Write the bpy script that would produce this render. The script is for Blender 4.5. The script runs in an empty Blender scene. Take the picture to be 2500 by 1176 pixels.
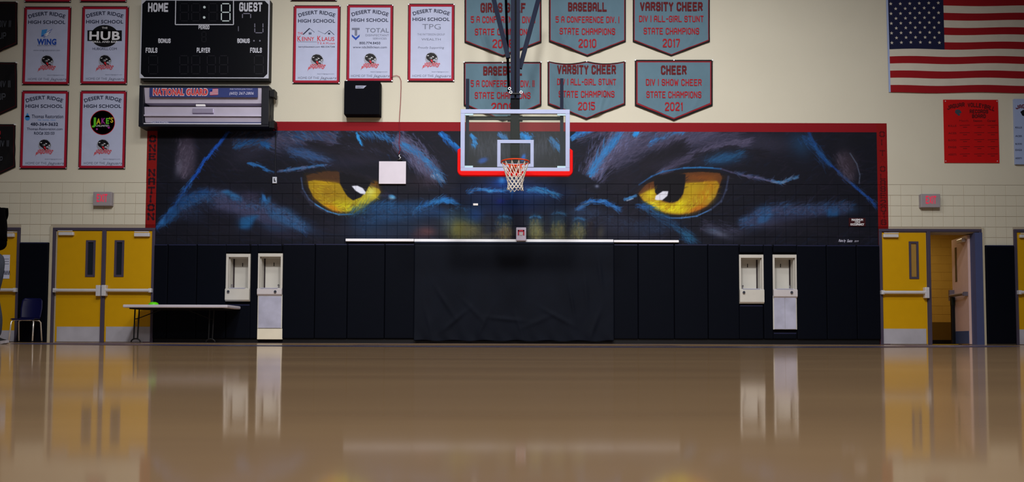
import bpy, bmesh, math, random
import numpy as np
from mathutils import Vector, Matrix, Euler
random.seed(7); RNG = np.random.default_rng(11)
C = bpy.context.scene.collection
SC = bpy.context.scene

# ------------------------------------------------------------------ camera
F = 2000.0; CAM_Z = 0.05; D = 15.87          # focal length in pixels of a 2500 px frame, camera height, wall distance
PITCH = math.atan(90 / F); PY0 = 741.7; ROLL = 0.0028
cam = bpy.data.objects.new('camera', bpy.data.cameras.new('camera')); C.objects.link(cam)
cam.data.sensor_width = 36; cam.data.lens = F / 2500 * 36
cam.data.shift_y = (PY0 - 588) / 2500
cam.data.clip_start = 0.01; cam.data.clip_end = 100
RM = Euler((math.pi / 2 + PITCH, 0, 0)).to_matrix() @ Matrix.Rotation(ROLL, 3, 'Z')
cam.matrix_world = Matrix.Translation((0, 0, CAM_Z)) @ RM.to_4x4()
SC.camera = cam

# ------------------------------------------------------------------ world, lamps, exposure
SC.view_settings.view_transform = 'Standard'; SC.view_settings.look = 'None'
SC.view_settings.exposure = 0.0; SC.view_settings.gamma = 1.0; SC.view_settings.use_curve_mapping = False
w = bpy.data.worlds.new('gym_air'); SC.world = w; w.use_nodes = True
w.node_tree.nodes['Background'].inputs[0].default_value = (0.8, 0.85, 1.0, 1)
w.node_tree.nodes['Background'].inputs[1].default_value = 0.06
def lamp(kind, name, loc, target, power, color=(1, 1, 1), **kw):
    d = bpy.data.lights.new(name, kind); d.energy = power; d.color = color
    for k, v in kw.items(): setattr(d, k, v)
    o = bpy.data.objects.new(name, d); C.objects.link(o); o.location = loc
    o.rotation_euler = (Vector(target) - Vector(loc)).to_track_quat('-Z', 'Y').to_euler()
    return o
# unseen spots added for the end wall, aimed with soft cones to darken its corners
for lx in (-3.6, 0.2, 4.0):
    lamp('SPOT', 'vignette_spot', (lx, 5.5, 8.6), (lx * 1.1, D, 1.3 if abs(lx) > 1 else 1.9), 2150, (1.0, 0.98, 0.97),
         spot_size=math.radians(80), spot_blend=1.0, shadow_soft_size=0.5)
# rows of lamps under the gym roof lighting the floor
for ly in (1.5, 9.5):
    lamp('AREA', 'roof_lamp', (0, ly, 8.8), (0, ly, 0), 430, (1, 0.95, 0.9), shape='RECTANGLE', size=8, size_y=1.2)
lamp('AREA', 'corridor_lamp', (9.1, 17.9, 2.7), (9.1, 17.9, 0), 26, (1.0, 0.82, 0.5), shape='SQUARE', size=0.8)

# ------------------------------------------------------------------ pixel -> place
def at(px, py, Y=D):
    d = RM @ Vector(((px - 1250) / F, -(py - PY0) / F, -1.0)); t = Y / d.y
    return (t * d.x, CAM_Z + t * d.z)
def rect(x0, y0, x1, y1, Y=D):
    a, b, c, e = at(x0, y0, Y), at(x1, y0, Y), at(x0, y1, Y), at(x1, y1, Y)
    return ((a[0] + c[0]) / 2, (b[0] + e[0]) / 2, (c[1] + e[1]) / 2, (a[1] + b[1]) / 2)   # X0, X1, Z0, Z1
def zc(py, Y=D): return at(1250, py, Y)[1]
def xm(px, Y=D, py=600): return at(px, py, Y)[0]

# ------------------------------------------------------------------ materials
def lin(c): return tuple(((v / 255) / 12.92 if v / 255 <= 0.04045 else ((v / 255 + 0.055) / 1.055) ** 2.4) for v in c)
MATS = {}
def mat(name, rgb, rough=0.6, metal=0.0, var=0.08, scale=6.0, bump=0.0, bscale=60.0, spec=0.25, emit=None):
    if name in MATS: return MATS[name]
    m = bpy.data.materials.new(name); m.use_nodes = True; nt = m.node_tree; N, L = nt.nodes, nt.links
    b = N['Principled BSDF']; b.inputs['Roughness'].default_value = rough; b.inputs['Metallic'].default_value = metal
    b.inputs['Specular IOR Level'].default_value = spec
    c = lin(rgb); geo = N.new('ShaderNodeNewGeometry'); no = N.new('ShaderNodeTexNoise'); no.inputs['Scale'].default_value = scale
    no.inputs['Detail'].default_value = 4; L.new(geo.outputs['Position'], no.inputs['Vector'])
    mx = N.new('ShaderNodeMix'); mx.data_type = 'RGBA'
    mx.inputs[6].default_value = (*[v * (1 - var) for v in c], 1); mx.inputs[7].default_value = (*[min(1, v * (1 + var)) for v in c], 1)
    L.new(no.outputs['Fac'], mx.inputs[0]); L.new(mx.outputs[2], b.inputs['Base Color'])
    if bump:
        n2 = N.new('ShaderNodeTexNoise'); n2.inputs['Scale'].default_value = bscale; L.new(geo.outputs['Position'], n2.inputs['Vector'])
        bp = N.new('ShaderNodeBump'); bp.inputs['Strength'].default_value = bump; bp.inputs['Distance'].default_value = 0.004
        L.new(n2.outputs['Fac'], bp.inputs['Height']); L.new(bp.outputs['Normal'], b.inputs['Normal'])
    if emit:
        b.inputs['Emission Color'].default_value = (*lin(emit[0]), 1); b.inputs['Emission Strength'].default_value = emit[1]
    MATS[name] = m; return m

# ------------------------------------------------------------------ mesh builder
def V3(p): return Vector(p)
class MB:
    def __init__(s): s.v = []; s.f = []
    def add(s, vs, fs):
        n = len(s.v); s.v += [tuple(p) for p in vs]; s.f += [tuple(i + n for i in q) for q in fs]; return s
    def box(s, x0, x1, y0, y1, z0, z1):
        if x0 > x1: x0, x1 = x1, x0
        if y0 > y1: y0, y1 = y1, y0
        if z0 > z1: z0, z1 = z1, z0
        return s.add([(x0,y0,z0),(x1,y0,z0),(x1,y1,z0),(x0,y1,z0),(x0,y0,z1),(x1,y0,z1),(x1,y1,z1),(x0,y1,z1)],
                     [(0,3,2,1),(4,5,6,7),(0,1,5,4),(1,2,6,5),(2,3,7,6),(3,0,4,7)])
    def cham(s, x0, x1, y0, y1, z0, z1, c):      # box whose front (low y) edges are chamfered
        return s.add([(x0,y0+c,z0),(x1,y0+c,z0),(x1,y0+c,z1),(x0,y0+c,z1),(x0+c,y0,z0+c),(x1-c,y0,z0+c),(x1-c,y0,z1-c),(x0+c,y0,z1-c),
                      (x0,y1,z0),(x1,y1,z0),(x1,y1,z1),(x0,y1,z1)],
                     [(4,5,6,7),(0,1,5,4),(1,2,6,5),(2,3,7,6),(3,0,4,7),(8,9,1,0),(9,10,2,1),(10,11,3,2),(11,8,0,3),(11,10,9,8)])
    def prism(s, pts, y0, y1):                    # pts (x,z) counter-clockwise seen from -y ; y0 front
        n = len(pts)
        vs = [(p[0], y0, p[1]) for p in pts] + [(p[0], y1, p[1]) for p in pts]
        return s.add(vs, [tuple(range(n)), tuple(reversed(range(n, 2 * n)))] + [(i, i + n, (i + 1) % n + n, (i + 1) % n) for i in range(n)])
    def tube(s, path, r, n=8, closed=False, cap=True):
        P = [V3(p) for p in path]; m = len(P); rr = r if isinstance(r, (list, tuple)) else [r] * m
        rings = []; up = None
        for i, p in enumerate(P):
            if closed: t = P[(i + 1) % m] - P[i - 1]
            else: t = P[min(i + 1, m - 1)] - P[max(i - 1, 0)]
            t.normalize()
            if up is None:
                a = Vector((0, 0, 1)) if abs(t.z) < 0.9 else Vector((1, 0, 0)); up = (a - t * a.dot(t)).normalized()
            else: up = (up - t * up.dot(t)).normalized()
            q = t.cross(up)
            rings.append([p + (up * math.cos(k * 2 * math.pi / n) + q * math.sin(k * 2 * math.pi / n)) * rr[i] for k in range(n)])
        vs = [v for R in rings for v in R]; fs = []
        for i in range(m if closed else m - 1):
            j = (i + 1) % m
            for k in range(n): fs.append((i*n+k, i*n+(k+1)%n, j*n+(k+1)%n, j*n+k))
        if cap and not closed: fs += [tuple(reversed(range(n))), tuple(range((m-1)*n, m*n))]
        return s.add(vs, fs)
    def cyl(s, a, b, r, n=16, r2=None): return s.tube([a, b], [r, r if r2 is None else r2], n)
    def grid(s, fn, nu, nv):
        vs = [fn(i / nu, j / nv) for j in range(nv + 1) for i in range(nu + 1)]
        return s.add(vs, [(j*(nu+1)+i, j*(nu+1)+i+1, (j+1)*(nu+1)+i+1, (j+1)*(nu+1)+i) for j in range(nv) for i in range(nu)])
    def sphere(s, c, r, nu=16, nv=10, sc=(1,1,1)):
        return s.grid(lambda u, v: (c[0]+r*sc[0]*math.cos(u*6.28319)*math.sin(v*math.pi), c[1]+r*sc[1]*math.sin(u*6.28319)*math.sin(v*math.pi), c[2]-r*sc[2]*math.cos(v*math.pi)), nu, nv)
    def build(s, name, m, parent=None, smooth=False, bevel=0.0, solid=0.0, segs=2, kind=None, label=None, origin=None):
        off = Vector((0, 0, 0)); p = parent
        while p is not None: off += Vector(p.location); p = p.parent
        oc = Vector((0, 0, 0))
        if parent is None:
            if origin is not None: oc = Vector(origin)
            else:
                a = np.array(s.v); oc = Vector(((a[:,0].min()+a[:,0].max())/2, (a[:,1].min()+a[:,1].max())/2, a[:,2].min()))
        me = bpy.data.meshes.new(name); me.from_pydata([tuple(Vector(v) - off - oc) for v in s.v], [], s.f); me.update()
        me.materials.append(m)
        if smooth: me.shade_smooth()
        o = bpy.data.objects.new(name, me); C.objects.link(o); o.parent = parent; o.location = oc
        if solid:
            q = o.modifiers.new('solid', 'SOLIDIFY'); q.thickness = solid; q.offset = 0
        if bevel:
            q = o.modifiers.new('bevel', 'BEVEL'); q.width = bevel; q.segments = segs; q.limit_method = 'ANGLE'
        if kind: o['kind'] = kind
        if label: o['label'] = label
        return o
def tag(o, label, cat, group=None):
    o['label'] = label; o['category'] = cat
    if group: o['group'] = group
    return o
def thing(name, label, cat, loc, group=None, kind=None):
    o = bpy.data.objects.new(name, None); C.objects.link(o); o.location = loc; o.empty_display_size = 0.1
    if label: o['label'] = label
    if cat: o['category'] = cat
    if group: o['group'] = group
    if kind: o['kind'] = kind
    return o

# ------------------------------------------------------------------ lettering
_fc = {}
def sans(s, bold=0.0):
    if bold <= .03 and ('M' in s or 'W' in s or 'w' in s): bold = 0
    key = (s, bold)
    if key not in _fc:
        cu = bpy.data.curves.new('t', 'FONT'); cu.body = s; cu.size = 1; cu.offset = bold; cu.resolution_u = 3; cu.space_character = 1.0 + bold * 2
        o = bpy.data.objects.new('t', cu); C.objects.link(o)
        dg = bpy.context.evaluated_depsgraph_get(); me = bpy.data.meshes.new_from_object(o.evaluated_get(dg))
        vs = [(v.co.x, v.co.y) for v in me.vertices]; fs = [tuple(p.vertices) for p in me.polygons]
        bpy.data.objects.remove(o); bpy.data.curves.remove(cu); bpy.data.meshes.remove(me)
        _fc[key] = (vs, fs)
    return _fc[key]
_h = sans('H'); CAP = max(v[1] for v in _h[0])
G = {'A':[[(0,0),(0,5),(1,6),(3,6),(4,5),(4,0)],[(0,2.6),(4,2.6)]],'B':[[(0,0),(0,6),(3.2,6),(4,5.2),(4,3.8),(3.3,3.1),(0,3.1)],[(3.3,3.1),(4,2.3),(4,.8),(3.2,0),(0,0)]],
'C':[[(4,4.5),(4,5.2),(3.2,6),(.8,6),(0,5.2),(0,.8),(.8,0),(3.2,0),(4,.8),(4,1.5)]],'D':[[(0,0),(0,6),(3,6),(4,5),(4,1),(3,0),(0,0)]],
'E':[[(4,6),(0,6),(0,0),(4,0)],[(0,3.1),(3,3.1)]],'F':[[(4,6),(0,6),(0,0)],[(0,3.1),(3,3.1)]],'G':[[(4,4.6),(4,5.2),(3.2,6),(.8,6),(0,5.2),(0,.8),(.8,0),(3.2,0),(4,.8),(4,2.8),(2.4,2.8)]],
'H':[[(0,0),(0,6)],[(4,0),(4,6)],[(0,3),(4,3)]],'I':[[(0,0),(0,6)]],'J':[[(4,6),(4,.8),(3.2,0),(.8,0),(0,.8),(0,1.8)]],'K':[[(0,0),(0,6)],[(4,6),(.4,2.9)],[(1.2,3.5),(4,0)]],
'L':[[(0,6),(0,0),(4,0)]],'M':[[(0,0),(0,6),(2.3,2.6),(4.6,6),(4.6,0)]],'N':[[(0,0),(0,6),(4,0),(4,6)]],'O':[[(1,0),(0,1),(0,5),(1,6),(3,6),(4,5),(4,1),(3,0),(1,0)]],
'P':[[(0,0),(0,6),(3.2,6),(4,5.2),(4,3.5),(3.2,2.7),(0,2.7)]],'Q':[[(1,0),(0,1),(0,5),(1,6),(3,6),(4,5),(4,1),(3,0),(1,0)],[(2.4,1.6),(4.2,-.4)]],
'R':[[(0,0),(0,6),(3.2,6),(4,5.2),(4,3.6),(3.2,2.9),(0,2.9)],[(2.2,2.9),(4,0)]],'S':[[(4,4.6),(4,5.2),(3.2,6),(.8,6),(0,5.2),(0,3.9),(.8,3.1),(3.2,3.1),(4,2.3),(4,.8),(3.2,0),(.8,0),(0,.8),(0,1.4)]],
'T':[[(0,6),(4,6)],[(2,6),(2,0)]],'U':[[(0,6),(0,.8),(.8,0),(3.2,0),(4,.8),(4,6)]],'V':[[(0,6),(2,0),(4,6)]],'W':[[(0,6),(1.2,0),(2.5,4.4),(3.8,0),(5,6)]],
'X':[[(0,0),(4,6)],[(0,6),(4,0)]],'Y':[[(0,6),(2,3),(4,6)],[(2,3),(2,0)]],'Z':[[(0,6),(4,6),(0,0),(4,0)]],
'0':[[(1,0),(0,1),(0,5),(1,6),(3,6),(4,5),(4,1),(3,0),(1,0)]],'1':[[(.4,5),(1.4,6),(1.4,0)]],'2':[[(0,4.8),(0,5.2),(.8,6),(3.2,6),(4,5.2),(4,3.8),(0,.6),(0,0),(4,0)]],
'3':[[(0,5.2),(.8,6),(3.2,6),(4,5.2),(4,3.8),(3.2,3.1),(1.6,3.1)],[(3.2,3.1),(4,2.3),(4,.8),(3.2,0),(.8,0),(0,.8)]],'5':[[(4,6),(0,6),(0,3.5),(3.2,3.5),(4,2.7),(4,.8),(3.2,0),(.8,0),(0,.8)]],
'6':[[(4,5.2),(3.2,6),(.8,6),(0,5.2),(0,.8),(.8,0),(3.2,0),(4,.8),(4,2.5),(3.2,3.3),(0,3.3)]],'7':[[(0,6),(4,6),(4,5),(1.5,0)]],'9':[[(0,.8),(.8,0),(3.2,0),(4,.8),(4,5.2),(3.2,6),(.8,6),(0,5.2),(0,3.6),(.8,2.8),(4,2.8)]],
'8':[[(.8,0),(0,.8),(0,2.3),(.8,3.1),(3.2,3.1),(4,2.3),(4,.8),(3.2,0),(.8,0)],[(.8,3.1),(0,3.9),(0,5.2),(.8,6),(3.2,6),(4,5.2),(4,3.9),(3.2,3.1)]],'-':[[(.3,3),(2.7,3)]],'.':[[(0,0),(.2,0)]]}
def block(s, t=1.0, gap=1.5):
    vs = []; fs = []; x = 0
    for ch in s:
        if ch == ' ': x += 3.2; continue
        g = G[ch]; wd = max(p[0] for q in g for p in q)
        for q in g:
            for a, b in zip(q[:-1], q[1:]):
                dx, dy = b[0]-a[0], b[1]-a[1]; l = math.hypot(dx, dy)
                if l < 1e-6: continue
                ux, uy = dx/l, dy/l; e = t * (0.5 if (abs(ux) < .01 or abs(uy) < .01) and len(q) < 4 else 0.3); h = t / 2; n = len(vs); zz = (len(fs) % 9) * .0001
                for sx, sy in ((-e, -h), (l+e, -h), (l+e, h), (-e, h)):
                    vs.append((x + a[0] + ux*sx - uy*sy, a[1] + uy*sx + ux*sy, zz))
                fs.append((n, n+1, n+2, n+3))
        x += wd + gap + t * 0.6
    return [(v[0] / 6, v[1] / 6, v[2]) for v in vs], fs
class Ink:
    """collects flat lettering for one colour on one board; placed in photo pixels on the board's own plane"""
    def __init__(s, Y): s.mb = MB(); s.Y = Y; s.S = F / Y; s.n = 0; s.k = 0
    def put(s, geo, cx, cy, h, w=None, cap=1.0, arch=0.0, shear=0.0, rot=0.0, align='c', maxw=None):
        vs, fs = geo; s.n += len(vs) > 8
        if not vs: return s
        x0 = min(v[0] for v in vs); x1 = max(v[0] for v in vs); mid = (x0 + x1) / 2
        X, Z = at(cx, cy, s.Y); k = h / s.S / cap; kx = k if w is None else (w / s.S) / (x1 - x0)
        if maxw and kx * (x1 - x0) * s.S > maxw: kx = maxw / s.S / (x1 - x0)
        out = []
        for vx, vy, *vz in vs:
            a = (vx - mid) * kx; b = (vy - cap / 2) * k; a += b * shear
            if align == 'l': a += (x1 - x0) * kx / 2
            if arch:
                R = arch / s.S; th = a / R; a, b = (R + b) * math.sin(th), (R + b) * math.cos(th) - R
            if rot: a, b = a*math.cos(rot) - b*math.sin(rot), a*math.sin(rot) + b*math.cos(rot)
            out.append((X + a, s.Y - (vz[0] if vz else 0), Z + b))
        s.mb.add(out, fs); return s
    def sans(s, t, cx, cy, h, w=None, bold=0.012, **k): return s.put(sans(t, bold), cx, cy, h, w, cap=CAP, **k)
    def block(s, t, cx, cy, h, w=None, thick=1.0, **k): return s.put(block(t, thick), cx, cy, h, w, **k)
    def poly(s, pts):
        q = [at(p[0], p[1], s.Y) for p in pts]
        ar = sum(q[i][0]*q[(i+1)%len(q)][1] - q[(i+1)%len(q)][0]*q[i][1] for i in range(len(q)))
        if ar < 0: q.reverse()
        s.mb.add([(a, s.Y - s.k*.0001, b) for a, b in q], [tuple(range(len(q)))]); return s
    def rect(s, x0, y0, x1, y1): return s.poly([(x0,y0),(x1,y0),(x1,y1),(x0,y1)])
    def line(s, pts, w):
        for a, b in zip(pts[:-1], pts[1:]):
            s.k = (s.k + 1) % 6
            l = math.hypot(b[0]-a[0], b[1]-a[1]) or 1; nx, ny = -(b[1]-a[1])/l*w/2, (b[0]-a[0])/l*w/2
            s.poly([(a[0]+nx,a[1]+ny),(b[0]+nx,b[1]+ny),(b[0]-nx,b[1]-ny),(a[0]-nx,a[1]-ny)])
        return s
    def disc(s, cx, cy, r, n=24, ry=None): return s.poly([(cx+r*math.cos(i*2*math.pi/n), cy+(ry or r)*math.sin(i*2*math.pi/n)) for i in range(n)])
    def done(s, name, m, parent):
        if s.mb.v:
            o = s.mb.build(name, m, parent)
            if s.n > 1 or len(s.mb.f) > 6: o['kind'] = 'stuff'
            return o
# ------------------------------------------------------------------ the mural, painted stroke by stroke into a colour buffer
MX0, MX1, MY0, MY1, K = 354, 2172, 296, 606, 1.5
MW, MH = int((MX1 - MX0) * K), int((MY1 - MY0) * K)
CV = np.zeros((MH, MW, 3), np.float32)
def rgbf(c): return np.array(c, np.float32) / 255
def blend(x0, y0, m, col):
    if m.size == 0: return
    h, wd = m.shape; s = CV[y0:y0+h, x0:x0+wd]; s += (rgbf(col) - s) * m[..., None]
def win(x0, y0, x1, y1):
    a, b = max(0, int((x0-MX0)*K)), max(0, int((y0-MY0)*K)); c, d = min(MW, int((x1-MX0)*K)+2), min(MH, int((y1-MY0)*K)+2)
    if c <= a or d <= b: return None
    xs = (np.arange(a, c) / K + MX0)[None, :]; ys = (np.arange(b, d) / K + MY0)[:, None]
    return a, b, xs, ys
def blob(cx, cy, rx, ry, col, al, ang=0, p=1.0):
    R = max(rx, ry) * 2.2; q = win(cx-R, cy-R, cx+R, cy+R)
    if q is None: return
    a, b, X, Y = q; ca, sa = math.cos(math.radians(ang)), math.sin(math.radians(ang))
    u = ((X-cx)*ca + (Y-cy)*sa) / rx; v = (-(X-cx)*sa + (Y-cy)*ca) / ry
    blend(a, b, al * np.exp(-((u*u + v*v) ** p)), col)
def stroke(x0, y0, x1, y1, wd, col, al):
    R = wd + 1.5; q = win(min(x0,x1)-R, min(y0,y1)-R, max(x0,x1)+R, max(y0,y1)+R)
    if q is None: return
    a, b, X, Y = q; dx, dy = x1-x0, y1-y0; l2 = dx*dx + dy*dy + 1e-6
    t = np.clip(((X-x0)*dx + (Y-y0)*dy) / l2, 0, 1); d = np.hypot(X-x0-t*dx, Y-y0-t*dy)
    ww = wd/2 * (1 - 0.75 * t) + 0.25
    blend(a, b, al * np.clip((ww - d) / 0.9 + 0.5, 0, 1), col)
def poly(pts, col, al=1.0, soft=1.0):
    xs = [p[0] for p in pts]; ys = [p[1] for p in pts]; q = win(min(xs)-3*soft, min(ys)-3*soft, max(xs)+3*soft, max(ys)+3*soft)
    if q is None: return
    a, b, X, Y = q; ins = np.zeros((Y.shape[0], X.shape[1]), bool); n = len(pts)
    for i in range(n):
        xa, ya = pts[i]; xb, yb = pts[(i+1) % n]
        if ya == yb: continue
        ins ^= ((ya > Y) != (yb > Y)) & (X < (xb-xa)*(Y-ya)/(yb-ya) + xa)
    m = ins.astype(np.float32); k = max(1, int(soft*K))
    for _ in range(2):
        for ax in (0, 1):
            c = m.copy()
            for s in range(1, k+1): c += np.roll(m, s, ax) + np.roll(m, -s, ax)
            m = c / (2*k + 1)
    blend(a, b, al*m, col)
def along(path, t):
    L = [math.hypot(b[0]-a[0], b[1]-a[1]) for a, b in zip(path[:-1], path[1:])]; s = t * sum(L)
    for (a, b), l in zip(zip(path[:-1], path[1:]), L):
        if s <= l or (a, b) == (path[-2], path[-1]):
            f = s / l; return a[0]+(b[0]-a[0])*f, a[1]+(b[1]-a[1])*f, math.degrees(math.atan2(b[1]-a[1], b[0]-a[0]))
        s -= l
def ln(path, wd, col, al=0.9, n=None):
    for a, b in zip(path[:-1], path[1:]):
        stroke(a[0], a[1], b[0], b[1], wd, col, al*0.55); stroke(b[0], b[1], a[0], a[1], wd, col, al*0.55)
def fur(path, half, n, cols, length=16, rel=None, ang=None, wd=2.0, al=0.35, spread=14, seed=None):
    """short tapered strokes scattered along a band; direction follows the band (rel) or is fixed (ang)"""
    for _ in range(n):
        x, y, a = along(path, random.random()); o = random.gauss(0, half*0.5); nx, ny = -math.sin(math.radians(a)), math.cos(math.radians(a))
        x += nx*o; y += ny*o; d = (a + (rel or 0)) if ang is None else ang
        d = math.radians(d + random.gauss(0, spread)); l = length*random.uniform(0.5, 1.3)
        stroke(x, y, x+math.cos(d)*l, y+math.sin(d)*l, wd*random.uniform(.6, 1.5), random.choice(cols), al*random.uniform(.5, 1.2))
# base coat
CV[:] = rgbf((11, 13, 27))
for _ in range(2600):
    x = random.uniform(MX0, MX1); y = random.uniform(318, MY1); d = random.uniform(-.6, .6) + (0.35 if x < 1250 else -0.35); l = random.uniform(10, 36)
    stroke(x, y, x+l*math.cos(d), y+l*math.sin(d), random.uniform(2, 6), random.choice([(20,20,36),(14,17,34),(27,24,42),(9,11,24),(13,24,48),(32,26,42)]), .36)
PU = [(66,62,86),(56,54,78),(78,74,100),(46,48,72),(42,58,88)]; BL = [(20,70,126),(26,90,152),(16,52,100),(40,80,126)]; BR = [(98,98,132),(80,84,122),(30,96,158),(44,110,170),(66,90,136)]
DK = [(14,14,26),(18,18,30),(22,20,34)]
# ---- left half
blob(453,388,26,56,(78,70,90),.75,0,2.2); blob(436,412,9,22,(120,120,145),.5,15); blob(452,350,20,14,(60,52,70),.5)
fur([(440,345),(452,440)],18,160,[(95,86,108),(66,58,76),(110,104,128)],12,ang=-70,al=.3)
blob(640,345,80,26,(50,50,74),.7); blob(780,340,90,24,(62,60,88),.7,6); blob(900,342,70,22,(58,62,92),.6,12); blob(600,380,46,26,(38,38,56),.6,-20)
fur([(560,345),(620,335),(700,335)],26,420,PU+BL[2:],22,ang=-32,al=.35,spread=22)
fur([(640,345),(760,338),(880,340),(960,350)],26,900,PU,26,ang=24,al=.34,spread=16)
fur([(700,330),(850,328),(960,345),(1000,365)],16,420,PU+BL+[(96,104,138)],22,ang=30,al=.4)
fur([(820,335),(960,352)],18,200,DK,34,ang=28,al=.6,wd=5); fur([(740,352),(900,385)],12,160,DK,40,ang=18,al=.6,wd=6)
fur([(875,325),(940,330),(985,362)],8,150,BL[:2]+[(60,130,190)],16,ang=48,al=.5)
fur([(566,362),(610,350),(650,352)],8,120,BL,14,ang=-24,al=.45); fur([(630,350),(655,360)],8,60,BL[:2],10,ang=30,al=.5)
fur([(868,322),(878,350)],3,26,[(40,140,215)],12,ang=70,al=.7)
blob(750,380,52,15,(42,62,96),.8,14); fur([(700,368),(750,378),(800,398)],12,260,[(60,80,122),(46,66,106),(34,76,130)],18,rel=4,al=.35)
fur([(960,338),(1000,356),(1030,385),(1062,425)],24,900,BR[:2]+PU[:3]+[(80,90,130)],22,rel=18,al=.42)
fur([(975,350),(1012,368),(1045,402),(1076,436)],9,260,BR[2:]+[(44,124,190)],20,rel=8,al=.6)
fur([(1000,378),(1030,410),(1056,432)],16,260,BR[:2]+PU[:2],20,ang=62,al=.4); fur([(1052,425),(1078,434)],9,70,[(80,140,200),(150,165,200),(44,118,184)],13,ang=48,al=.6)
blob(1035,445,45,16,(44,34,44),.7); blob(985,440,60,18,(22,20,32),.6)
ln([(556,324),(534,351),(516,372),(498,393),(486,421),(471,439),(455,460),(431,500),(410,524),(386,560)],6,(18,74,178),.85)
fur([(553,326),(516,372),(498,393),(471,439)],4,160,[(20,90,205),(14,58,150),(22,80,170)],14,ang=122,al=.5,spread=6)
fur([(471,439),(455,460),(431,500),(410,524),(388,556)],7,160,[(28,84,160),(50,120,190),(22,60,120)],13,ang=125,al=.5)
fur([(650,420),(628,404),(602,399)],4,60,[(40,110,180),(28,80,140)],12,ang=16,al=.5); ln([(604,401),(629,405),(650,415),(668,422)],5,(40,104,170),.6)
ln([(677,421),(720,413),(766,407),(812,402)],4.5,(66,92,140),.75); fur([(680,420),(790,404)],4,110,[(40,100,160),(90,100,140)],14,ang=-8,al=.5)
ln([(770,396),(812,402)],7,(20,16,30),.8)
# cheek
blob(478,484,36,16,(24,66,126),.85,-8); blob(430,528,34,16,(34,48,76),.6,-30); blob(560,498,66,26,(48,52,82),.85,8); blob(636,515,62,20,(58,62,92),.85,10); blob(720,540,52,14,(30,72,118),.8,28)
blob(700,562,80,16,(32,36,58),.7); blob(600,545,22,15,(22,74,126),.8,-35); blob(560,565,60,18,(20,20,34),.7); blob(610,478,26,10,(50,48,74),.7)
fur([(440,500),(480,484),(540,490)],16,300,BL+PU[:2],16,ang=-28,al=.32); fur([(520,480),(600,505),(680,520)],20,460,PU+[(60,78,118)],20,ang=22,al=.3)
fur([(641,481),(652,508),(690,528),(745,562)],9,260,BL+[(54,120,180)],16,rel=10,al=.45); blob(549,472,10,5,(60,130,200),.9); blob(570,484,13,8,(32,100,170),.8); blob(644,484,4,11,(36,110,180),.7,-20)
fur([(386,560),(430,530)],8,80,BL,12,ang=-50,al=.4); blob(399,545,7,9,(50,120,190),.7)
for cx_, cy_, rx_, ry_, c_, a_ in ((520,470,16,9,(50,56,88),.6),(545,482,22,12,(62,62,92),.7),(575,500,30,14,(66,66,98),.6),(612,512,34,12,(70,72,104),.6),(655,505,22,14,(52,62,92),.6),(690,520,24,12,(34,84,130),.7),(715,536,26,11,(40,92,138),.7),(742,552,22,9,(36,76,120),.6),(596,530,18,16,(46,54,84),.6),(606,548,12,14,(24,84,140),.8),(668,555,34,12,(30,56,92),.6),(700,575,40,8,(34,34,56),.6),(455,497,24,16,(20,72,136),.7),(425,520,14,12,(28,92,156),.6),(505,474,20,9,(24,74,140),.6),(466,520,40,22,(30,42,70),.5),(655,492,6,12,(34,104,166),.6)):
    blob(cx_, cy_, rx_, ry_, c_, a_, random.uniform(-10, 30), 1.5)
fur([(440,520),(520,485),(600,505),(690,530),(750,560)],22,900,[(20,24,40),(56,58,88),(30,66,108),(14,16,30),(40,44,70)],14,ang=30,al=.22,spread=40)
poly([(431,505),(455,483),(480,470),(505,466),(500,485),(470,500),(440,520),(412,545),(398,552),(405,530)], (24,70,126), .6, 3)
poly([(520,480),(548,468),(580,478),(600,500),(640,508),(660,500),(690,515),(735,545),(745,562),(700,555),(650,550),(610,530),(570,520),(530,510)], (64,66,100), .55, 4)
poly([(542,470),(556,465),(588,482),(592,494),(570,490)], (32,102,160), .7, 2); poly([(588,534),(612,528),(636,526),(618,545),(598,560),(586,560)], (26,84,136), .75, 3)
poly([(645,500),(668,508),(700,528),(742,552),(744,566),(700,554),(660,534)], (34,88,140), .55, 4); poly([(640,476),(648,478),(652,494),(644,494)], (40,110,180), .6, 1)
fur([(440,510),(500,476),(560,478),(610,505),(680,515),(745,560)],14,700,[(70,74,108),(30,84,140),(20,24,44),(44,50,80),(60,100,150)],11,ang=35,al=.26,spread=45)
# left eye
blob(760,470,60,34,(16,15,27),.8)
poly([(741,424),(741,448),(749,466),(765,489),(790,508),(814,519),(845,523),(875,517),(902,505),(924,488),(935,469),(928,450),(911,440),(880,430),(850,420),(826,416),(796,415),(760,420)],(28,22,18),1,2)
EYE=[(747,430),(752,458),(766,484),(790,504),(814,516),(845,519),(873,513),(900,500),(922,483),(930,469),(924,453),(908,443),(870,430),(826,420),(796,419),(765,424)]
poly(EYE,(66,42,24),1,1)
poly([(752,444),(768,441),(800,445),(828,448),(838,460),(862,488),(884,478),(897,458),(903,455),(925,462),(930,470),(921,483),(900,500),(873,512),(845,518),(814,515),(790,503),(766,483),(754,460)],(148,122,18),1,1.2)
blob(800,470,24,18,(140,104,14),.5,30); blob(776,470,14,22,(160,120,16),.5); blob(844,505,34,12,(214,212,20),.9,8); blob(882,496,26,12,(212,212,40),.85,-34); blob(812,508,22,8,(196,112,12),.6,30)
blob(905,470,14,13,(206,214,110),.8,-30); blob(915,480,10,10,(230,216,30),.5); blob(790,448,30,5,(196,160,20),.7); blob(917,448,9,6,(110,70,14),.8); blob(800,432,30,8,(70,44,26),.6)
fur([(765,455),(790,490),(840,510),(890,500)],14,160,[(198,190,26),(124,92,20),(176,160,44),(150,104,16)],14,rel=-40,al=.3)
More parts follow.
